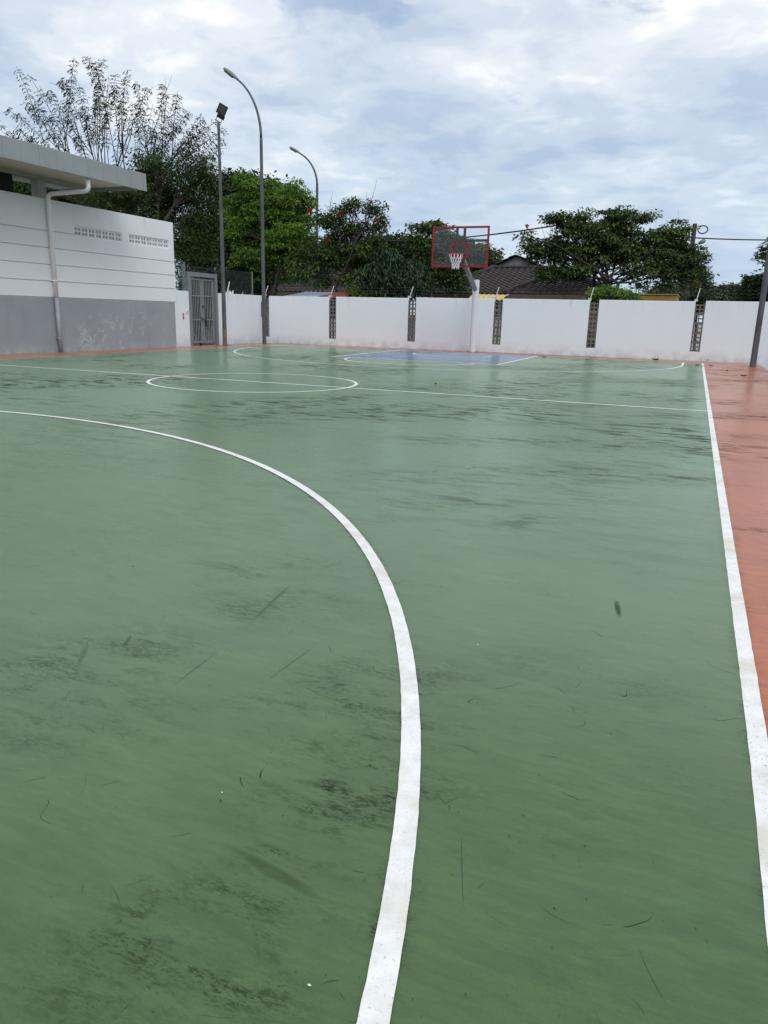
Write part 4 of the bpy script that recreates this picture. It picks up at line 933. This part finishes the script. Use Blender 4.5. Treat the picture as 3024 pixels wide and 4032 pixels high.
        d = np.stack([np.cos(ph)*.6, np.sin(ph)*.6, rnd.uniform(-1.1, -.2, M_)], 1); nr = np.stack([np.cos(ph), np.sin(ph), np.full(M_, .7)], 1)+rnd.normal(0, .2, (M_, 3))
    elif style == 'star':       # whorls of stiff outward leaves
        ph = rnd.uniform(0, 6.28, M_); d = np.stack([np.cos(ph), np.sin(ph), rnd.uniform(-.6, .5, M_)], 1); pos = PP+d*cr*.15+rnd.normal(0, .06, (M_, 3)); nr = up_+rnd.normal(0, .3, (M_, 3))
    else:                       # layered sprays
        r_ = rnd.random((M_, 1))**.5; ph = rnd.uniform(0, 6.28, M_); ax = np.stack([np.cos(ph), np.sin(ph), np.clip(rnd.normal(0, flat, M_), -flat*1.2, flat*1.2)], 1)
        pos = PP+ax*r_*cr*csz-up_*(r_**2*cr*.3*csz); d = ax+rnd.normal(0, .5, (M_, 3))-up_*.35; nr = up_+rnd.normal(0, .45, (M_, 3))
    V, F = leaves(pos, d, nr, Ln*rnd.uniform(.6, 1.25, M_), Wd*rnd.uniform(.7, 1.25, M_))
    fast_mesh('crown', V, F, LM[leafm], e, np.repeat(np.clip(ctint+rnd.normal(0, .14, M_), 0, 1), 4))
    if flowers:
        for (px, py) in flowers:
            c_ = at(px*S, py*S, depth-.6); n = 22
            pos = c_+np.clip(rnd.normal(0, .034, (n, 3)), -.06, .06)*np.array([1.2, 1.2, .7])
            V, F = leaves(pos, rnd.normal(0, 1, (n, 3))+np.array([0, 0, .6]), rnd.normal(0, 1, (n, 3)), rnd.uniform(.07, .11, n), rnd.uniform(.045, .07, n))
            fast_mesh('flower_cluster', V, F, LM['flower'], e, np.repeat(rnd.random(n), 4))
    return e

# feathery tall tree at left: long leafy shoots fanning out of a low crown
def feather_tree():
    rnd = np.random.default_rng(11); depth = 38.0; S = 1.8228; B = at(470, 1175, depth); B[2] = -.26
    e = empty('feathery_tree', B, 'tall sparse feathery tree fanning out above the building roof at left', 'tree', 'trees beyond the wall'); mb = MB(B)
    hub = at(262*S, 500*S, depth); limb(mb, B, hub, .22, .14, rnd, .03, 8, 8)
    fan = []
    for x, y, dd in ((60, 330, .8), (95, 300, -.6), (130, 285, 1.0), (165, 260, -1.0), (200, 250, .4), (225, 255, -1.2), (250, 250, 1.0), (280, 260, -.3), (310, 270, .9), (335, 285, -1.0), (365, 300, .3), (395, 320, -.6), (420, 335, .6), (440, 350, -.2)):
        fan.append(limb(mb, hub+rnd.normal(0, .25, 3), at((x+rnd.normal(0, 10))*S, (y+rnd.normal(0, 8))*S, depth+dd*1.6), .05, .018, rnd, .11, 10, 6, -.02))
    tips = [(35, 143), (60, 160), (105, 195), (130, 172), (160, 122), (185, 122), (205, 132), (225, 125), (250, 160), (275, 150), (292, 175), (320, 190), (350, 180), (362, 205), (385, 195), (395, 228),
            (410, 240), (440, 255), (470, 262), (490, 278), (485, 300), (478, 320), (15, 235), (-10, 262), (5, 285), (50, 218), (75, 215), (30, 275), (90, 250), (110, 280), (140, 215), (170, 180), (215, 185), (240, 200), (262, 215),
            (285, 220), (305, 235), (330, 225), (345, 250), (370, 255), (390, 275), (420, 290), (440, 285), (150, 260), (190, 240), (225, 250), (260, 265), (300, 275), (340, 290), (125, 245), (180, 205), (400, 300), (430, 310), (455, 300), (360, 300), (60, 290), (200, 280), (320, 270), (280, 255), (235, 165)]
    LP, LD, LN = [], [], []
    for (x, y) in tips:
        tip = at(x*S, y*S, depth+rnd.normal(0, 1.3)); lf_ = min(fan, key=lambda q: np.linalg.norm((q[-1]-tip)*np.array([1, 1, .35]))+rnd.uniform(0, .9)); s0 = lf_[int(rnd.integers(2, 8))]
        v = tip-s0; side = unit(np.cross(v, _f)); c_ = s0+v*.5+np.array([0, 0, .10])*np.linalg.norm(v)+rnd.normal(0, .34, 3)
        pts = [s0*(1-t)**2+c_*2*t*(1-t)+tip*t*t for t in np.linspace(0, 1, 12)]; mb.tube(pts, list(np.linspace(.028, .009, 12)), 4, False)
        Lv = np.linalg.norm(v); n = int(Lv/.085)
        dens = rnd.uniform(.55, 1.0) if x > 100 else .55
        for q in range(n):
            t = .45+.55*q/n
            if rnd.random() > dens*(.28+.45*t): continue
            p = s0*(1-t)**2+c_*2*t*(1-t)+tip*t*t; tg = unit(tip-s0)
            for sg_ in (-1, 1):
                ph = rnd.uniform(0, 6.28); ax = unit(side*sg_*1.0+_f*rnd.normal(0, .6)+tg*.35-np.array([0, 0, .45]))
                for m in range(3):
                    LP.append(p+ax*.075*m+rnd.normal(0, .012, 3)-np.array([0, 0, .008*m*m])); LD.append(ax+rnd.normal(0, .3, 3)-np.array([0, 0, .35])); LN.append(np.array([0, 0, 1.])+rnd.normal(0, .35, 3))
        for _ in range(3):                     # side shoots
            q = pts[int(rnd.integers(3, 10))]; limb(mb, q, q+unit(v)*rnd.uniform(.4, 1.0)+rnd.normal(0, .3, 3), .014, .006, rnd, .08, 5, 3)
    mb.build('trunk', BK['dark'], e, True); LP, LD, LN = map(np.array, (LP, LD, LN)); n = len(LP)
    V, F = leaves(LP, LD, LN, rnd.uniform(.11, .20, n), rnd.uniform(.045, .07, n)); fast_mesh('crown', V, F, LM['feather'], e, np.repeat(np.clip(rnd.normal(.5, .25, n), 0, 1), 4))
feather_tree()
tree('leafy_tree', 'dark olive tree massed behind the white building', [(340, 365, 55, 45), (425, 385, 45, 48), (255, 430, 85, 55), (360, 440, 80, 60), (440, 470, 40, 70), (170, 405, 70, 30), (395, 540, 50, 55), (90, 405, 60, 30), (430, 575, 40, 40), (300, 500, 60, 50), (20, 400, 50, 30), (60, 420, 50, 34), (120, 425, 50, 34), (180, 425, 50, 30)],
     35, (640, 0), (330, 520), 'layer', 'olive', 'mid', 21, 1000, 56, .48, .15, .065, .24, twigs=9)
tree('leafy_tree', 'dark tree standing behind the bright green tree at left', [(520, 395, 42, 30), (490, 420, 40, 45), (560, 440, 60, 60), (500, 500, 50, 70), (480, 570, 50, 55), (450, 520, 40, 60), (620, 470, 50, 60), (560, 540, 60, 50)],
     48, (930, 0), (520, 560), 'layer', 'dark', 'dark', 22, 900, 34, .7, .28, .14, .26)
tree('leafy_tree', 'bright green tree right behind the tall curved lamp', [(528, 388, 20, 18), (552, 402, 32, 26), (598, 412, 34, 24), (640, 404, 22, 16), (658, 432, 18, 26), (575, 425, 40, 26), (625, 432, 34, 26), (522, 440, 36, 42), (580, 450, 55, 45), (635, 460, 42, 40), (515, 500, 28, 34), (560, 510, 42, 36), (620, 520, 45, 38), (655, 500, 24, 40), (580, 555, 45, 22, .8), (640, 560, 30, 22, .8), (530, 545, 28, 24, .8), (620, 590, 24, 16, .7), (560, 590, 24, 20, .7)],
     31, (1090, 0), (592, 570), 'layer', 'bright', 'dark', 23, 600, 46, .38, .15, .07, .095, twigs=5, flat=.22, stems=3)
tree('mango_tree', 'dark mango tree with hanging leaves just behind the wall near the gate', [(495, 585, 38, 34), (535, 600, 38, 34), (565, 610, 26, 26), (470, 600, 24, 30), (515, 570, 30, 20)],
     25, (960, 0), (520, 630), 'droop', 'mango', 'dark', 24, 520, 24, .26, .20, .055, .10)
tree('tulip_tree', 'sparse tulip tree with red flowers and bare twigs right of the second lamp', [(765, 437, 20, 14), (745, 452, 22, 14), (808, 448, 24, 14), (815, 480, 20, 20), (725, 480, 28, 22), (700, 470, 12, 24), (775, 500, 30, 26), (735, 520, 34, 26), (712, 545, 28, 24), (790, 545, 30, 30), (750, 570, 34, 22), (815, 530, 22, 28), (672, 540, 26, 20), (690, 575, 30, 18), (655, 590, 26, 16), (700, 610, 26, 16), (640, 560, 20, 16), (825, 600, 24, 26), (770, 600, 30, 20)],
     29, (1400, 0), (762, 620), 'layer', 'tulip', 'dark', 25, 400, 32, .28, .16, .07, .10, twigs=7, stems=3, bare=[(800, 425), (842, 460), (788, 455), (755, 440), (820, 438), (730, 440), (700, 440), (775, 460)],
     flowers=[(801, 438), (813, 478), (669, 455), (735, 462), (708, 519)])
tree('mango_tree', 'dark mango tree crowding the wall left of the hoop', [(810, 600, 40, 36), (850, 590, 38, 40), (880, 615, 34, 26), (835, 560, 34, 26), (790, 620, 28, 22), (900, 590, 24, 30)],
     26, (1560, 0), (845, 640), 'droop', 'mango', 'dark', 26, 680, 24, .27, .20, .055, .10)
tree('leafy_tree', 'dark broad tree far back, behind the tulip tree and backboard', [(845, 520, 26, 14), (880, 530, 32, 24), (850, 555, 36, 30), (910, 560, 34, 34), (890, 600, 40, 30), (1040, 565, 36, 22), (1000, 575, 40, 26), (700, 540, 34, 26), (735, 560, 36, 30), (780, 560, 36, 36), (690, 585, 30, 18), (815, 545, 30, 30), (640, 560, 30, 26)],
     50, (1620, 0), (870, 600), 'layer', 'dark', 'dark', 27, 900, 34, .8, .30, .15, .24)
tree('leafy_tree', 'leafy tree with a pale trunk seen through the backboard', [(915, 488, 22, 12), (945, 482, 24, 12), (958, 500, 24, 14), (900, 520, 22, 18), (940, 530, 34, 26), (975, 520, 26, 20), (1000, 530, 26, 18), (925, 570, 40, 30), (970, 565, 34, 26), (1030, 540, 28, 16), (1060, 552, 16, 12), (910, 605, 30, 22), (960, 600, 30, 20), (1000, 600, 26, 16, .6), (985, 625, 24, 12, .6)],
     33, (1695, 0), (930, 585), 'layer', 'big', 'mid', 28, 420, 36, .34, .16, .085, .09, twigs=6, flat=.3, stems=2)
tree('spreading_tree', 'big umbrella shaped tree with forking limbs at right of the hoop', [(l[0], l[1]-2, l[2]*.82, l[3]*1.45)+tuple(l[4:]) for l in [(1193, 470, 20, 9), (1225, 478, 34, 14), (1265, 478, 34, 18), (1240, 500, 30, 16), (1318, 470, 34, 14), (1352, 462, 26, 14), (1392, 468, 30, 10), (1340, 492, 46, 18), (1290, 510, 40, 18), (1175, 545, 32, 20), (1215, 535, 44, 26), (1270, 545, 50, 24), (1330, 535, 54, 28), (1390, 530, 44, 26), (1430, 505, 30, 16), (1462, 510, 34, 22), (1420, 545, 42, 26), (1475, 550, 34, 26), (1200, 590, 48, 16), (1250, 585, 40, 18), (1440, 590, 46, 26), (1490, 585, 30, 26), (1385, 590, 36, 22, .6), (1360, 560, 40, 20, .7), (1505, 555, 18, 16), (1138, 508, 12, 16, .8), (1150, 540, 18, 16)]],
     31, (2360, 0), (1308, 612), 'layer', 'big', 'dark', 29, 760, 44, .34, .15, .085, .11, twigs=5, flat=.22, stems=5, bare=[(1500, 490), (1485, 480), (1478, 500), (1510, 540), (1160, 515), (1180, 500), (1265, 462)],
     flowers=[(1138, 488), (1019, 574)])
tree('shrub', 'light yellow green shrub poking over the wall under the big tree', [(1320, 634, 36, 15), (1300, 645, 22, 9), (1350, 640, 26, 11), (1290, 632, 14, 10)], 21.5, (2420, 0), (1320, 650), 'layer', 'shrub', 'dark', 30, 170, 34, .22, .10, .06, .05, group='shrubs beyond the wall', cat='shrub')
tree('shrub', 'dark green bush behind the rightmost breeze block slot', [(1512, 648, 24, 18), (1500, 655, 20, 14)], 22.5, (2757, 0), (1510, 655), 'layer', 'dark', 'dark', 31, 120, 34, .24, .11, .06, .05, group='shrubs beyond the wall', cat='shrub')
tree('shrub', 'olive shrub behind the wall just right of the small red porch', [(776, 628, 14, 22), (790, 640, 16, 12)], 24, (1425, 0), (780, 640), 'layer', 'shrub', 'dark', 36, 60, 30, .2, .10, .05, .04, group='shrubs beyond the wall', cat='shrub')
tree('shrub', 'dark hedge filling the gap behind the grey gate', [(408, 640, 16, 40), (425, 640, 16, 40), (445, 640, 16, 40), (425, 690, 30, 30), (455, 600, 16, 26)], 28.2, (785, 0), (430, 690), 'layer', 'dark', 'dark', 37, 420, 30, .25, .12, .06, .05, group='shrubs beyond the wall', cat='shrub', ymin=10)
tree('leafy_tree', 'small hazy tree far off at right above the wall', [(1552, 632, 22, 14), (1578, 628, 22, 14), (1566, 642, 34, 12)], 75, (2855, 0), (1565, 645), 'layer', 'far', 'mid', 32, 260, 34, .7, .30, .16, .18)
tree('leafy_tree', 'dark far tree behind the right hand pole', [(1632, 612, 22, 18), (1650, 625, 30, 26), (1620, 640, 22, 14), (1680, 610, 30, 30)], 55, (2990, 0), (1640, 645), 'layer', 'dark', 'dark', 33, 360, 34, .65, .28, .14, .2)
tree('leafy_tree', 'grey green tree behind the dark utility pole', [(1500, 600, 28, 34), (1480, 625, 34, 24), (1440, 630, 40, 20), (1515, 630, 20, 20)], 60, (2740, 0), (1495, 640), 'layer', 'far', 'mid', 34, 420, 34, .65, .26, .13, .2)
tree('frangipani_tree', 'tree with long glossy leaves reaching in from the right edge by the pole', [(1655, 548, 16, 22), (1675, 535, 24, 22), (1690, 560, 26, 24), (1710, 520, 40, 40)], 20.5, (3150, 0), (1712, 610), 'star', 'big', 'mid', 35, 110, 26, .12, .20, .06, .09)

# ------------------------------------------------------------------ dead leaves and litter on the court
def dead_leaf(px, py, sz, seed, lab):
    rnd = np.random.default_rng(seed); g = ground_at(px, py); n = 5
    xs = np.linspace(-1, 1, n); V = []; F = []
    for i, x in enumerate(xs):
        w = .42*(1-x*x*.92)
        for j, s in enumerate((-1, 0, 1)): V.append((x*sz, s*w*sz, .018+.25*sz*abs(s)*rnd.uniform(.6, 1.4)+.18*sz*x*x*rnd.uniform(.2, 1.2)))
    for i in range(n-1):
        for j in range(2): F.append((i*3+j, i*3+3+j, i*3+4+j, i*3+1+j))
    me = bpy.data.meshes.new('dead_leaf'); me.from_pydata(V, [], F); me.update()
    o = link('dead_leaf', me, MAT['deadleaf'], None, (g[0], g[1], 0)); o.rotation_euler = (0, 0, rnd.uniform(0, 6.28)); tag(o, lab, 'dead leaf', 'dead leaves on the court')
MAT['deadleaf'] = simple('dead_leaf_brown', (.045, .028, .02), .8, 0, .4, 40)
DL = [(2797, 1423, .13, 'curled dead leaf lying nearest the wall at right'), (2862, 1464, .07, 'brown dead leaf on the red strip left of the right hand pole'), (2928, 1484, .07, 'brown dead leaf on the red strip in front of the right hand pole'), (2747, 1441, .08, 'dead leaf on the green just left of the far side line end'), (2580, 1420, .14, 'dark dead leaf on the red strip behind the three point line end'),
      (2766, 1445, .05, 'tiny dead leaf lying on the far end of the side line'), (2797, 1442, .07, 'pale dead leaf on the red strip by the side line end'), (2142, 1409, .08, 'dead leaf on the green right of the blue key'), (1715, 1517, .06, 'small dark leaf on the green between half line and key')]
for i, (x, y, s_, lab) in enumerate(DL): dead_leaf(x, y, s_, 100+i, lab)

def scuffs():
    rnd = np.random.default_rng(77); V = []; F = []
    for i in range(80):
        if i < 55:
            px, py = rnd.uniform(-100, 2900), 1750+2280*rnd.random()**1.3; g = ground_at(px, py)
        else: g = np.array([rnd.uniform(-6.5, 6.8), rnd.uniform(-8, 12), 0])
        if abs(g[0]) > 7.1: continue
        ln = rnd.uniform(.02, .10)*(1+1.2*(rnd.random() < .15)); th = rnd.uniform(0, 6.28); far_ = max(1., math.hypot(g[0]-CAM[0], g[1]-CAM[1])/2.2); w = rnd.uniform(.0003, .0008)*far_**.6; ln *= far_**.5; cv = rnd.normal(0, .22); n = 7; b = len(V)
        for j in range(n):
            t = j/(n-1)-.5; a = th+cv*t; p = g[:2]+np.array([math.cos(a), math.sin(a)])*ln*t; ww = w*(1-(2*abs(t))**2*.9)*rnd.uniform(.5, 1.3)
            nn = np.array([-math.sin(a), math.cos(a)]); V += [(*(p+nn*ww), .0048), (*(p-nn*ww), .0048)]
        F += [(b+2*j, b+2*j+1, b+2*j+3, b+2*j+2) for j in range(n-1)]
    o = fast_mesh('scuff_marks', V, F, MAT['scuff']); tag(o, 'thin dark shoe scuffs scattered over the green court', 'scuff marks', kind='stuff')
    V = []; F = []; Vw = []; Fw = []
    for i in range(260):
        px, py = rnd.uniform(-100, 2950), 1700+2330*rnd.random()**1.2; g = ground_at(px, py)
        if abs(g[0]) > 7.2: continue
        sz = rnd.uniform(.0008, .0024)*(1.8 if rnd.random() < .08 else 1)*(1+max(0, (g[1]+9.5)*.16)); A, B = (Vw, Fw) if rnd.random() < .06 else (V, F); b = len(A)
        th = rnd.uniform(0, 6.28); c, s_ = math.cos(th), math.sin(th)
        for (x, y, z) in ((-1, 0, 0), (0, -.6, 0), (1.3, .1, 0), (.1, .7, 0), (0, 0, .7)): A.append((g[0]+(x*c-y*s_)*sz, g[1]+(x*s_+y*c)*sz, .0062+z*sz))
        B += [(b, b+1, b+4), (b+1, b+2, b+4), (b+2, b+3, b+4), (b+3, b, b+4)]
    for nm, A, B, m, lab in (('grit', V, F, 'scuff', 'dark grit and crumbs lying on the green court'), ('grit', Vw, Fw, 'line', 'pale crumbs of grit lying on the green court')):
        o = fast_mesh(nm, A, B, MAT[m]); tag(o, lab, 'grit', kind='stuff')
MAT['scuff'] = simple('rubber_scuff', (.028, .034, .027), .7, 0, .3, 30)
scuffs()
